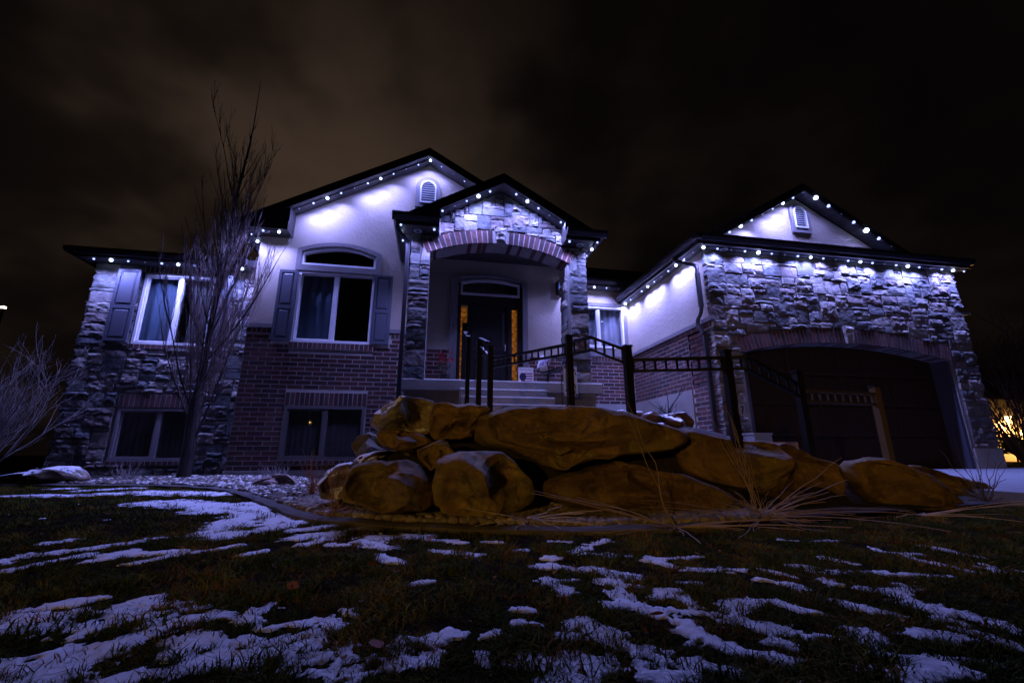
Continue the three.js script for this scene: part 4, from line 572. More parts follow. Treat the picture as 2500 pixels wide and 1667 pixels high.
// an outline seen from the front, given depth: facets, ledges and a rough skin
function boulder(key, label, depth, m, s, o = {}) {
  const [D, poly] = ROCKS[key], zc = -D - (o.back ?? 0), n = poly.length; let cx = 0, cy = 0; for (const [x, y] of poly) { cx += x / n; cy += y / n; }
  const pol = poly.map(([x, y]) => [Math.atan2(y - cy, x - cx), Math.hypot(x - cx, y - cy)]).sort((a, b) => a[0] - b[0]);
  const rad = (a) => { for (let i = 0; i < n; i++) { const p = pol[i], q = pol[(i + 1) % n], a1 = q[0] + (i === n - 1 ? Math.PI * 2 : 0); for (const t of [a, a + Math.PI * 2]) if (t >= p[0] && t <= a1) { // straight edge between the two corners
        const x1 = Math.cos(p[0]) * p[1], y1 = Math.sin(p[0]) * p[1], x2 = Math.cos(a1) * q[1], y2 = Math.sin(a1) * q[1], dx = Math.cos(t), dy = Math.sin(t), den = dx * (y2 - y1) - dy * (x2 - x1); return Math.abs(den) < 1e-9 ? p[1] : (x1 * (y2 - y1) - y1 * (x2 - x1)) / den; } } return pol[0][1]; };
  const NA = 120, NB = 64, pos = [], idx = [], save = seed; seed = s * 977 + 5;
  const planes = [...Array(o.cuts ?? 13)].map(() => { const v = V(R(-1, 1), R(-0.8, 1), R(0.35, 1)).normalize(); return [v, R(0.56, 0.84)]; }); const size = Math.max(...pol.map((p) => p[1]));
  for (let j = 0; j <= NB; j++) for (let i = 0; i < NA; i++) {
    const a = (i / NA) * Math.PI * 2 - Math.PI, ph = (j / NB - 0.5) * Math.PI, rr = rad(a), ex = o.round ?? 0.62, c = Math.pow(Math.cos(ph), ex), sz = Math.sign(Math.sin(ph)) * Math.pow(Math.abs(Math.sin(ph)), 0.85);
    let q = V(Math.cos(a) * rr * c, Math.sin(a) * rr * c, sz * depth / 2); const u = V(Math.cos(a) * c, Math.sin(a) * c, sz);
    for (const [v, d] of planes) { const e = u.dot(v) - d; if (e > 0) { const k = e * 0.92; q.x -= v.x * k * rr * 0.25; q.y -= v.y * k * rr * 0.25; q.z -= v.z * k * depth * 0.36; } }
    const x = q.x + cx, y = q.y + cy, z = q.z, f = fbm(x * 2.6 + s, y * 3.4, z * 2.6, 5), rg = 1 - Math.abs(fbm(x * 1.7 + s * 3, y * 2.5, z * 2, 3)) * 2, st = Math.sin((y * 1.0 + x * (o.dip ?? 0.15) + f * 0.16) * 48 / (0.5 + size)) * 0.005 - Math.pow(Math.max(0, 1 - Math.abs(fbm(x * 1.1 + s * 7, y * 1.9, z, 3)) * 14), 2) * 0.022;
    const amp = Math.min(1, size * 1.6), dis = (f * 0.062 + rg * 0.022 - 0.004 + st) * amp, nn = V(u.x, u.y, u.z * 1.2).normalize();
    q.addScaledVector(nn, dis * (o.rough ?? 1)); pos.push(q.x + cx, q.y + cy, q.z + zc);
  }
  for (let j = 0; j < NB; j++) for (let i = 0; i < NA; i++) { const p = j * NA + i, q = j * NA + (i + 1) % NA, r = p + NA, t = q + NA; idx.push(p, q, t, p, t, r); }
  seed = save; const g = new THREE.BufferGeometry(); g.setAttribute('position', new THREE.Float32BufferAttribute(pos, 3)); g.setIndex(idx); g.computeVertexNormals();
  const sm = norm(boxUV(g, s * 0.37, s * 0.21)); { const src = g.attributes.normal, dst = new Float32Array(idx.length * 3); idx.forEach((k, i) => { dst[i * 3] = src.getX(k); dst[i * 3 + 1] = src.getY(k); dst[i * 3 + 2] = src.getZ(k); }); sm.setAttribute('normal', new THREE.BufferAttribute(dst, 3)); }
  const b = Math.min(...poly.map((p) => p[1])); sm.translate(-cx, -b, -zc); const r = shadow(new THREE.Mesh(sm, m)); r.name = numbered('boulder'); r.position.set(cx, b, zc); r.userData = { label, category: 'boulder' }; scene.add(r);
  if (o.snow) { // thin frost where the rock faces up
    const p = sm.attributes.position, nn = sm.attributes.normal, P = [], N = []; for (let i = 0; i < p.count; i += 3) { let k = 0; for (let j = 0; j < 3; j++) k += nn.getY(i + j) / 3; k += fbm(p.getX(i) * 9, s, p.getZ(i) * 9, 3) * 0.7 + fbm(p.getX(i) * 30, s, p.getZ(i) * 30, 2) * 0.5; if (k < o.snow + 0.12) continue; for (let j = 0; j < 3; j++) { P.push(p.getX(i + j) + nn.getX(i + j) * 0.005, p.getY(i + j) + 0.006, p.getZ(i + j) + nn.getZ(i + j) * 0.005); N.push(nn.getX(i + j), nn.getY(i + j), nn.getZ(i + j)); } }
    if (P.length) { const c = new THREE.BufferGeometry(); c.setAttribute('position', new THREE.Float32BufferAttribute(P, 3)); c.setAttribute('normal', new THREE.Float32BufferAttribute(N, 3)); const f = shadow(new THREE.Mesh(boxUV(c), mat.snow)); f.name = 'frost'; r.add(f); }
  }
}
boulder('T1', 'huge flat tan boulder lying across the top of the rock wall under the railing', 1.0, RM.tan, 1, { dip: -0.22 });
boulder('T2', 'squarish tan boulder at the top of the rock wall, left of the huge flat one', 0.6, RM.tan, 2);
boulder('T3', 'pale snow dusted boulder crowning the left end of the rock wall', 0.6, RM.pale, 3, { dip: 0.5, snow: 0.62 });
boulder('T4', 'brown wedge boulder directly under the pale crowning boulder at the left', 0.6, RM.tan, 4);
boulder('T5', 'small pointed boulder jammed between the big boulders left of centre', 0.45, RM.tan, 5, { dip: 0.7 });
boulder('B1', 'rounded brown boulder at the bottom left of the rock wall', 0.7, RM.brown, 6);
boulder('B2', 'egg shaped mossy boulder at the bottom of the rock wall below the huge flat one', 0.75, RM.tan, 7);
boulder('B3', 'long low boulder at the bottom centre, tapering to a point on the right', 0.8, RM.brown, 8);
boulder('B4', 'large dark boulder sloping down to the right behind the tall dry grass', 0.7, RM.brown, 9, { dip: 0.3, back: 0.12 });
boulder('B5', 'yellow brown boulder with a crack at the right end of the rock wall', 0.6, RM.tan, 10, { dip: 0.4, back: -0.05 });
boulder('B6', 'dark boulder trailing off at the far right before the driveway', 0.5, RM.brown, 11, { dip: 0.4 });
boulder('K1', 'reddish boulder against the pale foundation of the garage side wall', 0.6, RM.red, 12, { snow: 0.7 });
boulder('K2', 'reddish boulder behind a railing post below the entry wall', 0.5, RM.red, 13, { snow: 0.7 });
boulder('K3', 'pale frosted boulder behind the right end of the huge flat one', 0.5, RM.pale, 14, { snow: 0.45 });
boulder('T6', 'dark striped boulder at the back left edge of the rock wall', 0.5, RM.grey, 15, { dip: 0.3 });
boulder('T7', 'thin striped slab under the left boulders of the rock wall', 0.5, RM.grey, 16, { snow: 0.6 });
boulder('T8', 'pale boulder at the far left foot of the rock wall beside dry grass', 0.5, RM.pale, 17, { snow: 0.5 });
boulder('L1', 'long pale boulder lying at the left edge of the lawn by the bare shrub', 0.8, RM.frost, 18, { rough: 0.6, snow: 0.62 });
boulder('L2', 'small low pale boulder on the gravel bed below the basement window', 0.5, RM.frost, 19, { rough: 0.6 });


// ---------------------------------------------------------------- snow on the lawn
const snowAt = []; // sampled again when the grass is set
const STROKES = [
[-0.77,-1.18,-0.75,-1.24,0.070],[-0.75,-1.24,-0.70,-1.32,0.060],[-0.70,-1.32,-0.67,-1.48,0.050],[-0.67,-1.48,-0.56,-1.52,0.030],[-0.98,-1.61,-0.77,-1.53,0.050],[-0.77,-1.53,-0.67,-1.58,0.025],
[-1.04,-1.53,-0.87,-1.48,0.060],[-1.08,-1.49,-1.11,-1.61,0.040],[-1.14,-1.66,-1.05,-1.71,0.040],[-0.90,-1.64,-0.75,-1.64,0.025],[-0.88,-1.70,-0.84,-1.72,0.015],[-0.57,-1.32,-0.40,-1.30,0.070],
[-0.56,-1.15,-0.50,-1.21,0.060],[-0.57,-1.23,-0.54,-1.29,0.040],[-0.38,-1.22,-0.31,-1.19,0.050],[-0.31,-1.19,-0.27,-1.27,0.025],[-0.39,-1.37,-0.33,-1.39,0.020],[-0.31,-1.39,-0.22,-1.46,0.030],
[-0.26,-1.42,-0.23,-1.37,0.030],[-0.46,-1.43,-0.47,-1.53,0.030],[-0.20,-1.18,-0.16,-1.11,0.040],[-0.17,-1.13,-0.11,-1.16,0.025],[-0.05,-1.18,-0.02,-1.13,0.050],[-0.31,-1.30,-0.27,-1.32,0.015],
[-0.86,-1.24,-0.81,-1.28,0.050],[-0.85,-1.21,-0.83,-1.20,0.040],[-1.62,-2.17,-1.52,-2.45,0.020],[-1.75,-2.33,-1.77,-2.49,0.020],[-1.92,-2.76,-1.84,-2.83,0.020],[-1.67,-2.51,-1.47,-2.75,0.025],
[-1.41,-2.42,-1.37,-2.52,0.030],[-1.29,-2.40,-1.09,-2.43,0.035],[-1.20,-2.22,-1.11,-2.35,0.015],[-1.41,-2.29,-1.36,-2.35,0.020],[-1.46,-2.80,-1.39,-2.83,0.020],[-0.98,-2.45,-0.91,-2.53,0.015],
[-0.80,-2.30,-0.74,-2.38,0.015],[-1.20,-2.85,-1.31,-3.37,0.050],[-1.11,-2.78,-0.90,-3.08,0.060],[-1.22,-3.14,-1.34,-3.90,0.080],[-2.45,-4.73,-1.43,-4.13,0.120],[-3.30,-5.98,-2.29,-5.55,0.120],
[-1.68,-3.97,-1.68,-4.43,0.100],[-1.15,-3.67,-0.94,-3.22,0.050],[-0.92,-3.15,-0.83,-3.27,0.050],[-0.67,-2.69,-0.37,-2.85,0.060],[-0.75,-2.92,-0.59,-3.08,0.040],[-0.60,-2.49,-0.51,-2.61,0.030],
[-0.32,-2.53,-0.17,-2.33,0.040],[-0.27,-2.61,-0.09,-2.62,0.050],[-0.20,-2.18,-0.10,-2.01,0.025],[-0.47,-2.45,-0.41,-2.43,0.020],[-3.99,-5.71,-3.73,-5.66,0.080],[-4.09,-6.39,-3.71,-6.70,0.080],
[-4.44,-5.72,-4.17,-5.79,0.060],[-3.63,-5.84,-3.36,-5.78,0.060],[-4.67,-6.77,-4.51,-6.74,0.050],[-0.08,-2.55,0.03,-2.60,0.030],[0.03,-2.49,0.18,-2.39,0.025],[0.05,-2.21,0.22,-2.09,0.025],
[0.64,-2.33,0.71,-2.29,0.015],[0.40,-2.14,0.46,-2.15,0.012],[0.29,-2.37,0.37,-2.35,0.015],[0.51,-1.96,0.56,-1.98,0.020],[0.48,-1.84,0.59,-1.77,0.030],[0.43,-1.66,0.46,-1.51,0.025],
[0.44,-1.63,0.52,-1.64,0.020],[0.66,-2.06,0.93,-2.28,0.020],[0.72,-2.02,0.87,-1.94,0.025],[0.69,-1.75,0.76,-1.63,0.035],[0.63,-1.59,0.72,-1.54,0.030],[0.61,-1.48,0.61,-1.43,0.035],
[0.59,-1.38,0.65,-1.30,0.045],[0.68,-1.36,0.82,-1.46,0.020],[0.78,-1.47,0.80,-1.32,0.020],[0.67,-1.32,0.77,-1.27,0.012],[0.93,-1.86,1.21,-1.87,0.020],[0.96,-1.90,0.98,-1.74,0.020],
[1.00,-1.69,1.22,-1.65,0.022],[0.89,-1.54,0.95,-1.53,0.015],[0.35,-1.16,0.46,-1.15,0.035],[0.42,-1.26,0.46,-1.19,0.030],[0.91,-1.32,0.98,-1.30,0.020],[0.90,-1.30,0.84,-1.17,0.035],
[0.84,-1.17,0.94,-1.09,0.035],[0.93,-1.08,1.01,-1.04,0.012],[0.69,-1.21,0.68,-1.13,0.030],[0.68,-1.11,0.73,-1.04,0.030],[0.72,-1.03,0.79,-0.98,0.025],[0.47,-1.13,0.50,-1.06,0.025],
[0.50,-1.06,0.54,-1.03,0.025],[0.50,-1.01,0.60,-1.00,0.020],[0.59,-0.98,0.65,-0.94,0.015],[1.03,-1.32,1.09,-1.28,0.018],[1.19,-1.51,1.27,-1.43,0.012],[1.24,-1.38,1.26,-1.27,0.020],
[1.24,-1.25,1.33,-1.15,0.020],[1.30,-1.64,1.34,-1.52,0.010],[1.48,-1.56,1.57,-1.55,0.022],[1.40,-1.47,1.45,-1.35,0.025],[1.45,-1.67,1.53,-1.61,0.012],[1.70,-1.75,1.73,-1.65,0.015],
[2.09,-1.75,2.17,-1.71,0.014],[1.65,-1.53,1.72,-1.51,0.015],[1.70,-1.48,1.90,-1.42,0.014],[2.07,-1.70,2.06,-1.41,0.012],[2.24,-1.53,2.25,-1.41,0.012],[2.38,-1.86,2.36,-1.60,0.012],
[2.17,-1.47,2.11,-1.33,0.020],[1.44,-1.29,1.60,-1.34,0.030],[1.48,-1.28,1.47,-1.16,0.035],[1.49,-1.18,1.51,-0.98,0.025],[1.25,-1.03,1.31,-0.99,0.030],[1.38,-1.03,1.39,-0.91,0.020],
[1.40,-1.11,1.41,-1.05,0.020],[1.10,-1.02,1.06,-0.93,0.040],[1.06,-0.93,1.11,-0.89,0.035],[1.02,-0.86,1.13,-0.83,0.025],[1.15,-0.91,1.23,-0.86,0.012],[1.09,-1.08,1.14,-1.07,0.012],
[0.83,-1.05,0.86,-1.03,0.018],[0.25,-1.06,0.36,-1.00,0.050],[0.28,-1.00,0.32,-1.07,0.040],[-0.02,-1.13,0.02,-1.10,0.030],[-0.03,-1.19,0.07,-1.25,0.025],[0.48,-0.94,0.54,-0.94,0.030],
[0.94,-0.90,0.95,-0.85,0.030],[1.09,-1.22,1.12,-1.18,0.015],[0.14,-1.13,0.14,-1.05,0.012],[0.15,-1.05,0.20,-1.05,0.020],[0.26,-1.39,0.33,-1.35,0.012],[0.26,-1.28,0.31,-1.26,0.012],
[0.16,-1.21,0.19,-1.22,0.012],[-0.03,-1.70,0.03,-1.72,0.010],[1.97,-2.04,2.12,-2.07,0.012],[2.10,-1.89,2.06,-1.78,0.010],[1.83,-2.13,1.88,-2.09,0.012]];
const inBed = (x, z) => x > -9.5 && x < 4.8 && z < curbZ(x) + 0.09;
{
  function snowSheet(x0, x1, z0, z1, cell, skip) {
    const nx = Math.round((x1 - x0) / cell), nz = Math.round((z1 - z0) / cell), S = new Float32Array((nx + 1) * (nz + 1)).fill(-1);
    for (const [ax, az, bx, bz, w0] of STROKES) {
      const w = w0 * (az < -3.4 ? 1.15 : 1.0) + 0.008, pad = w * 2.4, i0 = Math.max(0, Math.floor((Math.min(ax, bx) - pad - x0) / cell)), i1 = Math.min(nx, Math.ceil((Math.max(ax, bx) + pad - x0) / cell)), j0 = Math.max(0, Math.floor((Math.min(az, bz) - pad - z0) / cell)), j1 = Math.min(nz, Math.ceil((Math.max(az, bz) + pad - z0) / cell)), dx = bx - ax, dz = bz - az, L = dx * dx + dz * dz + 1e-9;
      for (let j = j0; j <= j1; j++) for (let i = i0; i <= i1; i++) { const x = x0 + i * cell, z = z0 + j * cell, t = clamp(((x - ax) * dx + (z - az) * dz) / L, 0, 1), d = Math.hypot(x - ax - dx * t, z - az - dz * t), k = j * (nx + 1) + i; S[k] = Math.max(S[k], 1 - d / pad); }
    }
    const pos = [], uv = [], idx = [], map = new Map();
    snowAt.push((x, z) => { const i = Math.round((x - x0) / cell), j = Math.round((z - z0) / cell); return i < 0 || j < 0 || i > nx || j > nz ? -1 : S[j * (nx + 1) + i]; });
    for (let j = 0; j <= nz; j++) for (let i = 0; i <= nx; i++) {
      const x = x0 + i * cell, z = z0 + j * cell, k = j * (nx + 1) + i, near = sst(-3.2, -1.6, z), wx = x + 0.10 * fbm(x * 4, 3, z * 4, 2), wz = z + 0.10 * fbm(x * 4, 13, z * 4, 2);
      const far = sst(-2.0, -3.6, z) * sst(0.8, -0.6, x) * 0.16 + 0.05, f1 = mix(9.5, 10, near);
      let s = mix(-0.78, -0.90, near) + 1.22 * Math.pow(Math.max(0, S[k]), 0.8) + far + fbm(wx * f1, 2, wz * f1, 3) * 1.15 + fbm(wx * f1 * 3.1, 5, wz * f1 * 3.1, 3) * 0.75 + fbm(x * 62, 6, z * 62, 2) * mix(0.5, 0.34, near);
      if (inBed(x, z) || x > 4.9) s = -1; S[k] = s;
    }
    const put = (i, j) => { const k = j * (nx + 1) + i; if (map.has(k)) return map.get(k); const x = x0 + i * cell, z = z0 + j * cell, s = S[k], h = s > 0 ? 0.003 + 0.0075 * Math.pow(Math.min(1, s * 1.1), 0.9) + 0.006 * fbm(x * 9, 9, z * 9, 3) + 0.0022 * fbm(x * 70, 4, z * 70, 2) : Math.max(-0.03, s * 0.08) + 0.006; pos.push(x, h, z); uv.push(x, z); map.set(k, pos.length / 3 - 1); return pos.length / 3 - 1; };
    for (let j = 0; j < nz; j++) for (let i = 0; i < nx; i++) { const k = j * (nx + 1) + i; if (skip && skip(x0 + i * cell, z0 + j * cell)) continue; if (Math.max(S[k], S[k + 1], S[k + nx + 1], S[k + nx + 2]) <= 0) continue; const a = put(i, j), b = put(i + 1, j), c = put(i + 1, j + 1), d = put(i, j + 1); idx.push(a, d, b, b, d, c); }
    const g = new THREE.BufferGeometry(); g.setAttribute('position', new THREE.Float32BufferAttribute(pos, 3)); g.setAttribute('uv', new THREE.Float32BufferAttribute(uv, 2)); g.setIndex(idx); g.computeVertexNormals(); return g;
  }
  const near = (x, z) => x > -2.0 && x < 3.3 && z > -3.0;
  const g = merge([snowSheet(-2.0, 3.3, -3.0, -0.55, 0.0095), snowSheet(-9, 8, -8.3, -0.6, 0.026, near)]);
  const o = shadow(new THREE.Mesh(g, mat.snow)); o.name = 'snow_patches'; o.userData = { kind: 'stuff', label: 'thin melting patches of snow over the dark lawn', category: 'snow' }; scene.add(o);
}
// dusting on the gravel bed
{
  const L = []; const G = new THREE.IcosahedronGeometry(1, 1);
  const N = 9000, P = [new THREE.Matrix4(), new THREE.Color()]; const inst = new THREE.InstancedMesh((() => { const g = norm(G.clone()), p = g.attributes.position; for (let i = 0; i < p.count; i++) { const k = 1 + 0.28 * fbm(p.getX(i) * 1.3, p.getY(i) * 1.3, p.getZ(i) * 1.3 + 4, 2); p.setXYZ(i, p.getX(i) * k, p.getY(i) * k, p.getZ(i) * k); } g.computeVertexNormals(); return g; })(), M(0.75, 0.72, 0.68, { roughness: 0.85 }), N);
  const e = new THREE.Euler(), q = new THREE.Quaternion(); let n = 0;
  for (let i = 0; i < 60000 && n < N; i++) {
    const nearR = rnd() < 0.55, x = nearR ? R(-1.1, 2.3) : R(-5.2, -0.3), zc = curbZ(x), z = zc - 0.06 - Math.pow(rnd(), 1.1) * (nearR ? 0.75 : 2.4); if (z < -8.9 || (nearR && x < -0.3 && rnd() < 0.4)) continue; if (moundY(x, z) > 0.06) continue;
    const s = nearR ? R(0.016, 0.034) : R(0.014, 0.03); q.setFromEuler(e.set(R(-0.4, 0.4), R(0, 6.3), R(-0.4, 0.4))); P[0].compose(V(x, bedY(x, z) + s * 0.4, z), q, V(s * R(0.8, 1.5), s * R(0.5, 0.75), s * R(0.8, 1.2))); inst.setMatrixAt(n, P[0]);
    const w = rnd(); if (!nearR && w < 0.26) P[1].setRGB(1, 1, 1.02); else { const t = nearR ? R(0.16, 0.46) : R(0.10, 0.32); P[1].setRGB(t, t * R(0.78, 0.92), t * R(0.6, 0.8)); } inst.setColorAt(n, P[1]); n++;
  }
  inst.count = n; inst.name = 'gravel'; inst.userData = { kind: 'stuff', label: 'loose rounded gravel between the edging and the boulders, frosted on the left', category: 'gravel' }; shadow(inst); scene.add(inst);
}
// ---------------------------------------------------------------- grass
{
  const blade = (h, w, lean, a, x, z) => { const c = Math.cos(a), s = Math.sin(a), P = (t, k) => { const l = lean * t * t; return [x + c * l - s * k * w, h * t * (1 - 0.25 * lean / h * t), z + s * l + c * k * w]; }; return [P(0, -1), P(0, 1), P(0.55, 0.75), P(0, -1), P(0.55, 0.75), P(0.55, -0.75), P(0.55, -0.75), P(0.55, 0.75), P(1, 0)].flat(); };
  const tuft = (n, h0, h1, r) => { const v = []; for (let i = 0; i < n; i++) { const h = R(h0, h1), a = rnd() * 6.28; v.push(...blade(h, R(0.0011, 0.0022), R(0.35, 1.5) * h, a, R(-r, r), R(-r, r))); } const g = new THREE.BufferGeometry(); g.setAttribute('position', new THREE.Float32BufferAttribute(v, 3)); g.computeVertexNormals(); return g; };
  const kinds = [tuft(16, 0.014, 0.034, 0.028), tuft(14, 0.018, 0.048, 0.028), tuft(18, 0.010, 0.026, 0.034)], m = M(1, 1, 1, { phys: 1, roughness: 0.9, specularIntensity: 0.15, side: THREE.DoubleSide });
  const lists = kinds.map(() => []), e = new THREE.Euler(), q = new THREE.Quaternion();
  const add = (x, z, s) => { s *= clamp(0.85 + 1.5 * fbm(x * 5, 21, z * 5, 3), 0.45, 1.7); const d = fbm(x * 3.2, 8, z * 3.2, 3), dry = sst(-0.1, 0.45, d + R(-0.3, 0.3)); const c = new THREE.Color().setRGB(mix(0.050, 0.22, dry) * R(0.6, 1.35), mix(0.070, 0.165, dry) * R(0.6, 1.2), mix(0.006, 0.020, dry) * R(0.6, 1.2)); q.setFromEuler(e.set(R(-0.25, 0.25), R(0, 6.3), R(-0.25, 0.25))); lists[Math.floor(rnd() * 2.999)].push([new THREE.Matrix4().compose(V(x, -0.004, z), q, V(s, s * R(0.7, 1.25), s)), c]); };
  for (let i = 0; i < 30000; i++) { const z = -0.45 - Math.pow(rnd(), 1.4) * 2.6, x = R(-1, 1) * (0.6 + -z * 1.35) + -z * 0.2; if (!inBed(x, z) && x < 4.85 && (snowAt[0](x, z) < 0.12 || rnd() < 0.03)) add(x, z, R(0.7, 1.15)); }
  for (let i = 0; i < 26000; i++) { const z = -2.6 - rnd() * 5.4, x = R(-8.5, 5); if (!inBed(x, z) && x < 4.85 && (Math.max(snowAt[1](x, z), z > -3 ? snowAt[0](x, z) : -1) < 0.22 || rnd() < 0.16)) add(x, z, R(0.8, 1.3)); }
  kinds.forEach((g, k) => { const L = lists[k], o = new THREE.InstancedMesh(g, m, L.length); L.forEach(([a, c], i) => { o.setMatrixAt(i, a); o.setColorAt(i, c); }); o.name = numbered('grass'); o.userData = { kind: 'stuff', label: 'short dead winter grass of the lawn', category: 'grass' }; shadow(o); scene.add(o); });
}
// fallen leaves
{
  const s = new THREE.Shape(); s.moveTo(0, -0.5); s.quadraticCurveTo(0.5, -0.2, 0.32, 0.2); s.quadraticCurveTo(0.2, 0.4, 0, 0.62); s.quadraticCurveTo(-0.2, 0.4, -0.36, 0.15); s.quadraticCurveTo(-0.45, -0.25, 0, -0.5); const g = new THREE.ShapeGeometry(s, 6); g.rotateX(-Math.PI / 2); const p = g.attributes.position; for (let i = 0; i < p.count; i++) p.setY(i, 0.5 * p.getX(i) ** 2 + 0.2 * p.getZ(i) ** 2); g.computeVertexNormals();
  const place = [[-0.10, -1.15, 'curled orange brown leaf in the grass near the bottom centre'], [-0.42, -1.66, 'reddish dead leaf on the dark grass left of centre'], [0.02, -2.35, 'small brown leaf beside a patch of snow near the edging'], [0.62, -1.20, 'brown leaf between two snow patches right of centre'], [-0.2, -1.9, 'pale dry leaf lying on the dark lawn']];
  place.forEach(([x, z, l], i) => { const o = shadow(new THREE.Mesh(g, M(0.22, 0.075, 0.03, { side: THREE.DoubleSide }))); o.name = numbered('fallen_leaf'); o.position.set(x, 0.028, z); o.rotation.set(R(-0.5, 0.5), R(0, 6), R(-0.5, 0.5)); o.scale.setScalar(R(0.035, 0.05)); o.userData = { label: l, category: 'leaf' }; scene.add(o); });
}
{ // crumbs of leaf and stalk trodden into the lawn
  const g = new THREE.PlaneGeometry(1, 0.55, 2, 1), p = g.attributes.position; for (let i = 0; i < p.count; i++) p.setZ(i, 0.25 * Math.abs(p.getX(i))); g.computeVertexNormals();
  const N = 420, o = new THREE.InstancedMesh(g, M(1, 1, 1, { side: THREE.DoubleSide }), N), e = new THREE.Euler(), q = new THREE.Quaternion(), mm = new THREE.Matrix4(), c = new THREE.Color(); seed = 808; let n = 0;
  while (n < N) { const z = -0.7 - Math.pow(rnd(), 1.3) * 3.6, x = R(-1, 1) * (0.6 - z * 1.3) - z * 0.2; if (inBed(x, z)) continue; const k = R(0.006, 0.02); q.setFromEuler(e.set(-Math.PI / 2 + R(-0.7, 0.7), R(-0.6, 0.6), R(0, 6.3))); mm.compose(V(x, R(0.006, 0.02), z), q, V(k, k * R(0.3, 1.2), k)); o.setMatrixAt(n, mm); const t = R(0.4, 1.2); o.setColorAt(n, c.setRGB(0.24 * t, 0.13 * t, 0.06 * t)); n++; }
  o.name = 'leaf_litter'; o.userData = { kind: 'stuff', label: 'crumbs of dead leaves in the lawn', category: 'leaf litter' }; shadow(o); scene.add(o);
}
// ---------------------------------------------------------------- bare plants
function twigRod(p, d, len, r0, r1, wob, up, n = 5) { const pts = [p.clone()], dir = d.clone().normalize(), q = p.clone(); for (let i = 0; i < n; i++) { dir.add(V(R(-wob, wob), R(-wob, wob) * 0.5 + up, R(-wob, wob))).normalize(); q.addScaledVector(dir, len / n); pts.push(q.clone()); } return { pts, end: dir.clone(), r0, r1 }; }
const along = (pts, t) => { const f = t * (pts.length - 1), i = Math.min(pts.length - 2, Math.floor(f)); return pts[i].clone().lerp(pts[i + 1], f - i); };
{ // columnar tree
  const X = -4.02, Z = -8.35, y0 = 0.0, t = thing('bare_tree', 'tall bare columnar tree with upswept branches in front of the left windows', 'tree', [X, y0, Z]); seed = 4242;
  const trunkPts = [V(X, -0.05, Z), V(X + 0.01, 0.5, Z), V(X - 0.02, 1.1, Z + 0.02), V(X + 0.03, 1.9, Z), V(X + 0.02, 3.0, Z + 0.03), V(X + 0.10, 4.2, Z), V(X + 0.06, 5.4, Z), V(X + 0.14, 6.8, Z + 0.02), V(X + 0.12, 8.15, Z)];
  part('trunk', [rod(trunkPts.slice(0, 4), 0.108, 0.045, 10, 14), rod(trunkPts.slice(3), 0.045, 0.004, 8, 24)], mat.bark, t);
  const tw = [];
  const limb = (p, az, tilt, len, r, lvl) => {
    const d = V(Math.cos(az) * Math.sin(tilt), Math.cos(tilt), Math.sin(az) * Math.sin(tilt)), b = twigRod(p, d, len, r, r * 0.22, lvl ? 0.11 : 0.085, lvl ? 0.10 : 0.105, lvl < 2 ? 8 : 5);
    if (lvl === 0) part('limb', rod(b.pts, r, r * 0.16, 6, 14), mat.bark, t); else tw.push(rod(b.pts, r, Math.max(0.0015, r * 0.3), lvl === 1 ? 4 : 3, lvl === 1 ? 9 : 6));
    if (lvl < 3) { const n = lvl === 0 ? Math.round(len * 4.4) : lvl === 1 ? Math.round(len * 5) : Math.round(len * 4); for (let i = 0; i < n; i++) { const tt = 0.08 + 0.84 * rnd(); limb(along(b.pts, tt), az + R(-1.9, 1.9), R(0.10, 0.55), len * R(0.24, 0.48) * (1.25 - tt * 0.75), Math.max(0.0026, r * R(0.34, 0.5)), lvl + 1); } }
  };
  for (let i = 0; i < 40; i++) { const h = 0.45 + 5.4 * Math.pow(i / 40, 1.1), p = V(X, h, Z); for (let k = 0; k < 8; k++) if (trunkPts[k + 1].y >= h) { p.copy(trunkPts[k]).lerp(trunkPts[k + 1], (h - trunkPts[k].y) / (trunkPts[k + 1].y - trunkPts[k].y)); break; } limb(p, i * 2.399 + R(-0.4, 0.4), R(0.16, 0.60), R(0.65, 1.15) * (3.5 - h * 0.30), mix(0.019, 0.011, i / 40), 0); }
  part('twigs', tw, mat.twig, t);
}
function shrub(name, label, cat, x, z, y0, n, h0, h1, spread, r, m, sub = 5, upK = 0.08) {
  const t = thing(name, label, cat, [x, y0, z]), a = [], b = []; for (let i = 0; i < n; i++) { const az = rnd() * 6.28, tl = spread * Math.sqrt(rnd()), d = V(Math.cos(az) * Math.sin(tl), Math.cos(tl), Math.sin(az) * Math.sin(tl)), k = twigRod(V(x + R(-0.1, 0.1), y0, z + R(-0.1, 0.1)), d, R(h0, h1), r, r * 0.3, 0.16, upK, 6); a.push(rod(k.pts, r, r * 0.3, 5, 8)); for (let j = 0; j < sub; j++) { const p = along(k.pts, R(0.35, 0.97)), w = twigRod(p, k.end.clone().add(V(R(-0.8, 0.8), R(-0.1, 0.5), R(-0.8, 0.8))), R(0.12, 0.38) * h1, r * 0.4, r * 0.15, 0.25, 0.06, 4); b.push(rod(w.pts, r * 0.45, r * 0.15, 3, 5)); for (let q = 0; q < 2; q++) { const v = twigRod(along(w.pts, R(0.4, 0.9)), w.end.clone().add(V(R(-0.8, 0.8), R(0, 0.6), R(-0.8, 0.8))), R(0.05, 0.16) * h1, r * 0.25, r * 0.1, 0.25, 0.05, 3); b.push(rod(v.pts, r * 0.25, r * 0.1, 3, 3)); } } }
  part('branches', a, m, t); if (b.length) part('twigs', b, m, t); return t;
}
seed = 99;
shrub('bare_shrub', 'bare leafless shrub at the left edge beside the stone wing', 'shrub', -7.0, -8.5, 0.0, 46, 1.0, 2.2, 0.72, 0.010, M(0.20, 0.17, 0.165), 9);
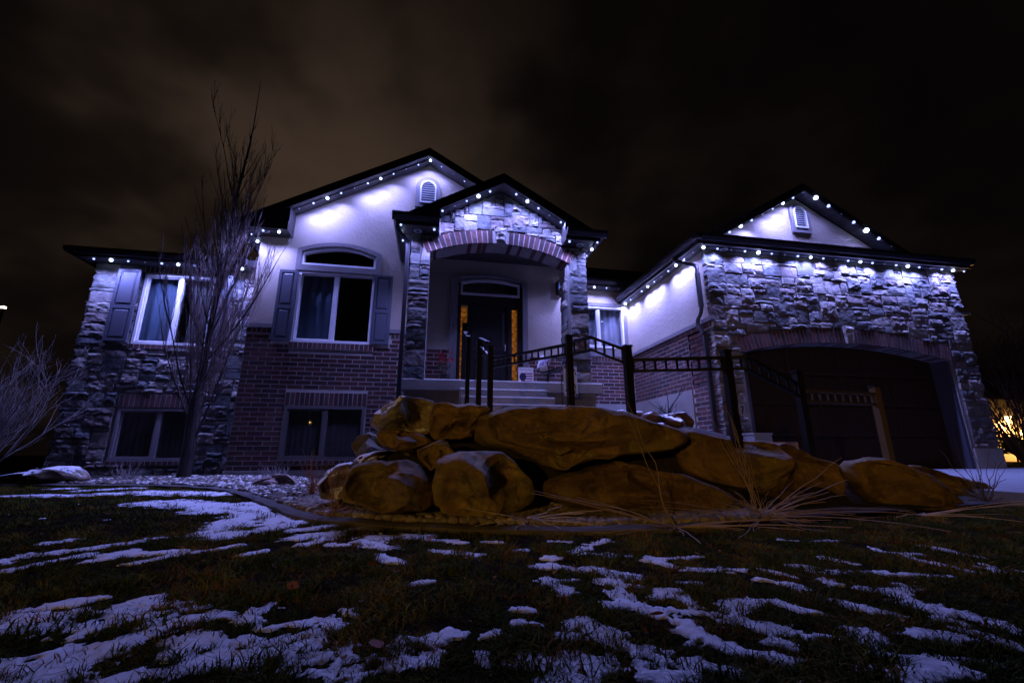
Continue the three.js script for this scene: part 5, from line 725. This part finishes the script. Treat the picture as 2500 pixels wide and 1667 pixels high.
shrub('bare_tree', 'bare brush beyond the right corner of the garage, purple in the light', 'tree', 15.6, -9.0, 0.0, 40, 2.4, 4.0, 0.55, 0.02, mat.twig, 8);
shrub('low_shrub', 'small spiky shrub in the gravel below the left basement window', 'shrub', -4.5, -7.75, 0.05, 34, 0.12, 0.3, 1.25, 0.006, M(0.4, 0.36, 0.36), 2);
shrub('low_shrub', 'small spiky shrub behind the low pale boulder', 'shrub', -2.15, -6.9, 0.05, 26, 0.1, 0.26, 1.25, 0.006, M(0.4, 0.36, 0.36), 2);
shrub('low_shrub', 'scrap of dry shrub at the foot of the stone wing, left of the bare tree', 'shrub', -5.5, -7.6, 0.03, 14, 0.1, 0.32, 1.35, 0.005, M(0.3, 0.26, 0.25), 2);
shrub('dead_branch', 'dark forked dead plant against the pale foundation by the garage', 'plant', 3.46, -5.9, 0.95, 16, 0.12, 0.26, 1.3, 0.006, mat.iron, 3);
{ const t = thing('dead_branch', 'single dark crooked branch rising above the reddish boulder', 'plant', [3.5, 0.95, -5.85]); part('branches', [rod([V(3.42, 0.95, -5.85), V(3.52, 1.12, -5.85), V(3.64, 1.26, -5.85), V(3.72, 1.42, -5.85)], 0.013, 0.006, 5), rod([V(3.44, 0.98, -5.85), V(3.45, 1.18, -5.84), V(3.43, 1.36, -5.85)], 0.008, 0.004, 5), rod([V(3.64, 1.26, -5.85), V(3.7, 1.3, -5.85), V(3.74, 1.4, -5.82)], 0.006, 0.003, 5), rod([V(3.44, 0.98, -5.85), V(3.3, 1.05, -5.84), V(3.14, 1.16, -5.85)], 0.009, 0.004, 5)], mat.iron, t); }
// clumps of long dry ornamental grass
function longGrass(label, x, z, y0, list, m) { const t = thing('dry_grass', label, 'grass clump', [x, y0, z]); const L = list.map(([az, el, len, droop, r]) => { const d = V(Math.cos(az) * Math.cos(el), Math.sin(el), Math.sin(az) * Math.cos(el)), pts = []; for (let i = 0; i <= 6; i++) { const s = i / 6; pts.push(V(x + R(-0.015, 0.015), y0, z + R(-0.015, 0.015)).addScaledVector(d, len * s).add(V(R(-0.012, 0.012) * len, -droop * s * s, R(-0.012, 0.012) * len))); } for (const p of pts) p.y = Math.max(p.y, moundY(p.x, p.z) > 0.06 ? -1 : 0.02 + 0.01 * rnd()); return rod(pts, r, r * 0.45, 5, 12); }); part('blades', L, m, t); }
const straw = M(0.30, 0.21, 0.14, { roughness: 0.7 }), pal = M(0.52, 0.42, 0.36, { roughness: 0.7 }), rust = M(0.36, 0.17, 0.08, { roughness: 0.75 });
const rs2 = (n, az0, az1, e0, e1, l0, l1, d, r) => [...Array(n)].map(() => [R(az0, az1), R(e0, e1), R(l0, l1), R(d * 0.5, d), R(r * 0.7, r)]);
seed = 1234;
longGrass('big clump of tall dry grass with long stems sprawling over the lawn, in front of the dark boulder', 2.16, -2.66, 0.02, [...rs2(9, 2.4, 4.4, 1.15, 1.4, 0.45, 0.8, 0.04, 0.0036), ...rs2(24, -1.6, 1.7, 0.05, 0.42, 0.25, 1.0, 0.2, 0.0034), ...rs2(14, 2.2, 3.6, 0.02, 0.25, 0.3, 0.9, 0.08, 0.0038), ...rs2(8, -0.5, 0.5, 0.4, 0.7, 0.4, 0.75, 0.1, 0.004), ...rs2(110, 0, 6.28, 0.05, 1.1, 0.08, 0.32, 0.09, 0.0028)], straw);
longGrass('flattened dry grass stems lying on the snow in front of the long low boulder', 1.42, -2.45, 0.02, [...rs2(16, 0.3, 3.3, 0.03, 0.25, 0.25, 0.85, 0.06, 0.0042), ...rs2(4, 3.0, 3.5, 0.25, 0.4, 0.6, 0.9, 0.1, 0.004), ...rs2(2, 2.6, 2.9, 1.1, 1.25, 0.75, 0.8, 0.02, 0.004)], straw);
longGrass('small flattened tuft of pale blades on the edging below the egg shaped boulder', 0.60, -2.72, 0.05, rs2(30, 0.1, 3.0, 0.03, 0.35, 0.12, 0.5, 0.05, 0.0042), pal);
longGrass('rust coloured tuft of upright dry grass at the left foot of the rock wall', -1.12, -4.75, 0.04, [...rs2(30, 0, 6.28, 0.95, 1.5, 0.2, 0.5, 0.03, 0.004), ...rs2(30, 0, 6.28, 0.2, 0.8, 0.15, 0.35, 0.08, 0.004)], rust);
longGrass('thin dry stems in front of the far left boulder of the rock wall', -0.62, -3.3, 0.03, [...rs2(12, 0, 6.28, 1.0, 1.5, 0.2, 0.42, 0.02, 0.003), ...rs2(60, 0, 6.28, 0.1, 0.9, 0.06, 0.2, 0.05, 0.003)], rust);
longGrass('dark spiky plant at the right edge in front of the snowy driveway', 4.75, -3.1, 0.02, [...rs2(14, 0, 6.28, 0.9, 1.5, 0.25, 0.6, 0.02, 0.004), ...rs2(30, 0, 6.28, 0.1, 0.8, 0.08, 0.22, 0.05, 0.004)], M(0.10, 0.07, 0.06));
longGrass('long pale stems trailing over the lawn at the right, below the yellow brown boulder', 3.3, -2.55, 0.02, [...rs2(6, 0.1, 0.9, 0.04, 0.3, 0.3, 0.9, 0.12, 0.0032), ...rs2(4, 2.4, 3.3, 0.05, 0.3, 0.3, 0.7, 0.1, 0.0032)], pal);

// ---------------------------------------------------------------- beyond the house
{ // neighbour on the right, its wall lit by two lamps
  const t = thing('neighbour_house', 'neighbouring house at the far right with a wall glowing under warm lamps', 'house', [27, 0, -17]); const w = M(0.30, 0.21, 0.12);
  part('wall', box(23.2, 40, -0.3, 2.7, -24, -15.0), w, t); part('roof', [slab([V(22.6, 2.85, -14.5), V(41, 2.85, -14.5), V(41, 5.2, -19.5), V(25, 5.2, -19.5)], 0.2)], mat.roof, t); part('garage_door', box(28.5, 33.5, -0.3, 2.2, -14.99, -14.93), mat.white, t);
  const glow = (x, y) => { const l = part('wall_lamp', [box(x - 0.1, x + 0.1, y - 0.16, y + 0.16, -14.86, -14.66)], M(0.3, 0.2, 0.1, { emissive: new THREE.Color(1, 0.62, 0.22), emissiveIntensity: 26 }), t); part('bracket', box(x - 0.05, x + 0.05, y + 0.17, y + 0.22, -14.99, -14.72), mat.iron, t); const s = new THREE.SpotLight(new THREE.Color().setRGB(1, 0.58, 0.20), 170, 0, 1.5, 1, 2); s.name = 'lamp_light'; s.position.set(x - 27, y, -14.76 + 17); s.target.position.set(x, y - 5, -14.76); s.target.updateMatrixWorld(); s.castShadow = true; t.add(s); };
  glow(25.0, 1.75); glow(26.3, 1.5);
}
shrub('bare_shrub', 'dark bare shrub silhouetted against the warm lights at the far right', 'shrub', 21.6, -12.6, 0, 26, 1.2, 2.4, 0.7, 0.022, M(0.04, 0.03, 0.025), 7);
{ const t = thing('evergreen_bush', 'small leafy bush catching yellow light at the far right', 'shrub', [23.6, 0, -14.0]); const L = []; for (let i = 0; i < 900; i++) { const a = rnd() * 6.28, b = Math.acos(R(-0.2, 1)), r = 0.85 * Math.pow(rnd(), 0.4); const g = new THREE.PlaneGeometry(0.12, 0.07); g.rotateX(R(-1.5, 1.5)).rotateY(R(0, 6.3)).translate(23.6 + Math.cos(a) * Math.sin(b) * r, 0.45 + Math.cos(b) * r * 0.8, -14.0 + Math.sin(a) * Math.sin(b) * r); L.push(g); } part('foliage', L, M(0.10, 0.11, 0.02, { side: THREE.DoubleSide }), t); part('stem', rod([V(23.6, 0, -14), V(23.6, 0.3, -14), V(23.62, 0.8, -14)], 0.04, 0.02, 6), mat.bark, t); }
{ // far lamp at the left edge
  const t = thing('street_lamp', 'tiny distant street lamp at the left edge', 'street lamp', [-39.7, 0, -46]); part('pole', rod([V(-39.7, 0, -46), V(-39.7, 7, -46), V(-39.7, 13.5, -46)], 0.16, 0.1, 8), mat.iron, t); part('lamp_head', [box(-39.83, -39.57, 13.5, 13.68, -46.13, -45.87)], M(0.3, 0.3, 0.3, { emissive: new THREE.Color(1, 0.8, 0.6), emissiveIntensity: 9 }), t);
  const s = new THREE.PointLight(new THREE.Color().setRGB(1, 0.8, 0.55), 60, 0, 2); s.name = 'lamp_light'; s.position.set(0, 13.35, 0); s.castShadow = true; t.add(s);
}
{ // low shed behind the shrub on the left
  const t = thing('garden_fence', 'brown wooden fence board showing through the bare shrub at the left', 'fence', [-9.2, 0, -9.8]); for (let i = 0; i < 3; i++) part('board', box(-11.0, -8.35, 0.55 + i * 0.28, 0.80 + i * 0.28, -9.9, -9.86), M(0.24, 0.14, 0.08), t); for (const x of [-10.6, -8.45]) part('post', box(x - 0.05, x + 0.05, -0.1, 1.42, -9.86, -9.76), M(0.16, 0.10, 0.07), t);
}
{ const t = thing('utility_box', 'pale grey metal cabinet standing beside the garage opening', 'cabinet', [5.46, 0.1, -6.6]); part('body', box(5.33, 5.66, 0.1, 0.72, -6.72, -6.45), M(0.24, 0.25, 0.27, { roughness: 0.5 }), t); part('lid', box(5.315, 5.675, 0.721, 0.75, -6.735, -6.435), M(0.28, 0.29, 0.31, { roughness: 0.5 }), t); part('latch', box(5.48, 5.51, 0.5, 0.58, -6.449, -6.435), mat.iron, t); }
{ const t = thing('wooden_crate', 'low orange wooden crate in front of the garage door', 'crate', [5.8, 0.1, -6.55]); for (const [a, b] of [[0.11, 0.26], [0.28, 0.43], [0.45, 0.60]]) part('board', box(5.74, 6.12, a, b, -6.44, -6.42), M(0.42, 0.2, 0.09), t); part('side', [box(5.74, 5.76, 0.11, 0.6, -6.75, -6.442), box(6.10, 6.12, 0.11, 0.6, -6.75, -6.442)], M(0.42, 0.2, 0.09), t); }
// street lamp behind the photographer's left shoulder: its hooded head lights the front of the boulders
{
  const P = V(-6.8, 2.1, 8.4), t = thing('street_lamp', 'hooded amber lamp on a low post far to the left of the viewpoint', 'street lamp', [P.x, 0, P.z]);
  part('pole', rod([V(P.x, 0, P.z), V(P.x, 1, P.z), V(P.x, 1.8, P.z)], 0.06, 0.045, 10), mat.iron, t); const aim = V(2.4, 0.0, -3.1), d = aim.clone().sub(P).normalize();
  const h = new THREE.CylinderGeometry(0.16, 0.08, 0.34, 20, 1, true); h.rotateX(-Math.PI / 2); const q = new THREE.Quaternion().setFromUnitVectors(V(0, 0, 1), d); h.applyQuaternion(q).translate(P.x, P.y, P.z); part('hood', h, Object.assign(mat.iron.clone(), { side: THREE.DoubleSide }), t);
  const b = new THREE.SphereGeometry(0.05, 12, 8).translate(P.x + d.x * 0.02, P.y + d.y * 0.02, P.z + d.z * 0.02); part('bulb', b, M(0.3, 0.2, 0.1, { emissive: new THREE.Color(1, 0.55, 0.15), emissiveIntensity: 20 }), t);
  const s = new THREE.SpotLight(new THREE.Color().setRGB(1, 0.56, 0.13), AMBER, 0, 0.33, 1, 2); s.name = 'lamp_light'; s.position.copy(d).multiplyScalar(0.02).add(V(0, P.y, 0)); s.target.position.copy(aim); s.target.updateMatrixWorld(); s.castShadow = true; s.shadow.radius = 10; t.add(s);
}
{
  const t = thing('added_shade_wall', 'low block wall added behind the viewpoint to keep amber lamp light off the near lawn', 'wall', [-4, 0, 2]); seed = 31; const g = new THREE.BoxGeometry(1, 1, 1), m = [mat.conc, mat.edge];  // unseen wall, added to shade the foreground from the amber lamp
  for (let r = 0; r < 4; r++) for (let i = 0; i < 26; i++) piece('block', g, m[(i + r) % 2], t, V(-9.5 + i * 0.45 + (r % 2) * 0.22, 0.085 + r * 0.178, 2 + R(-0.01, 0.01)), null, [0.445, 0.174, 0.2]);
}
renderer.render(scene, camera);
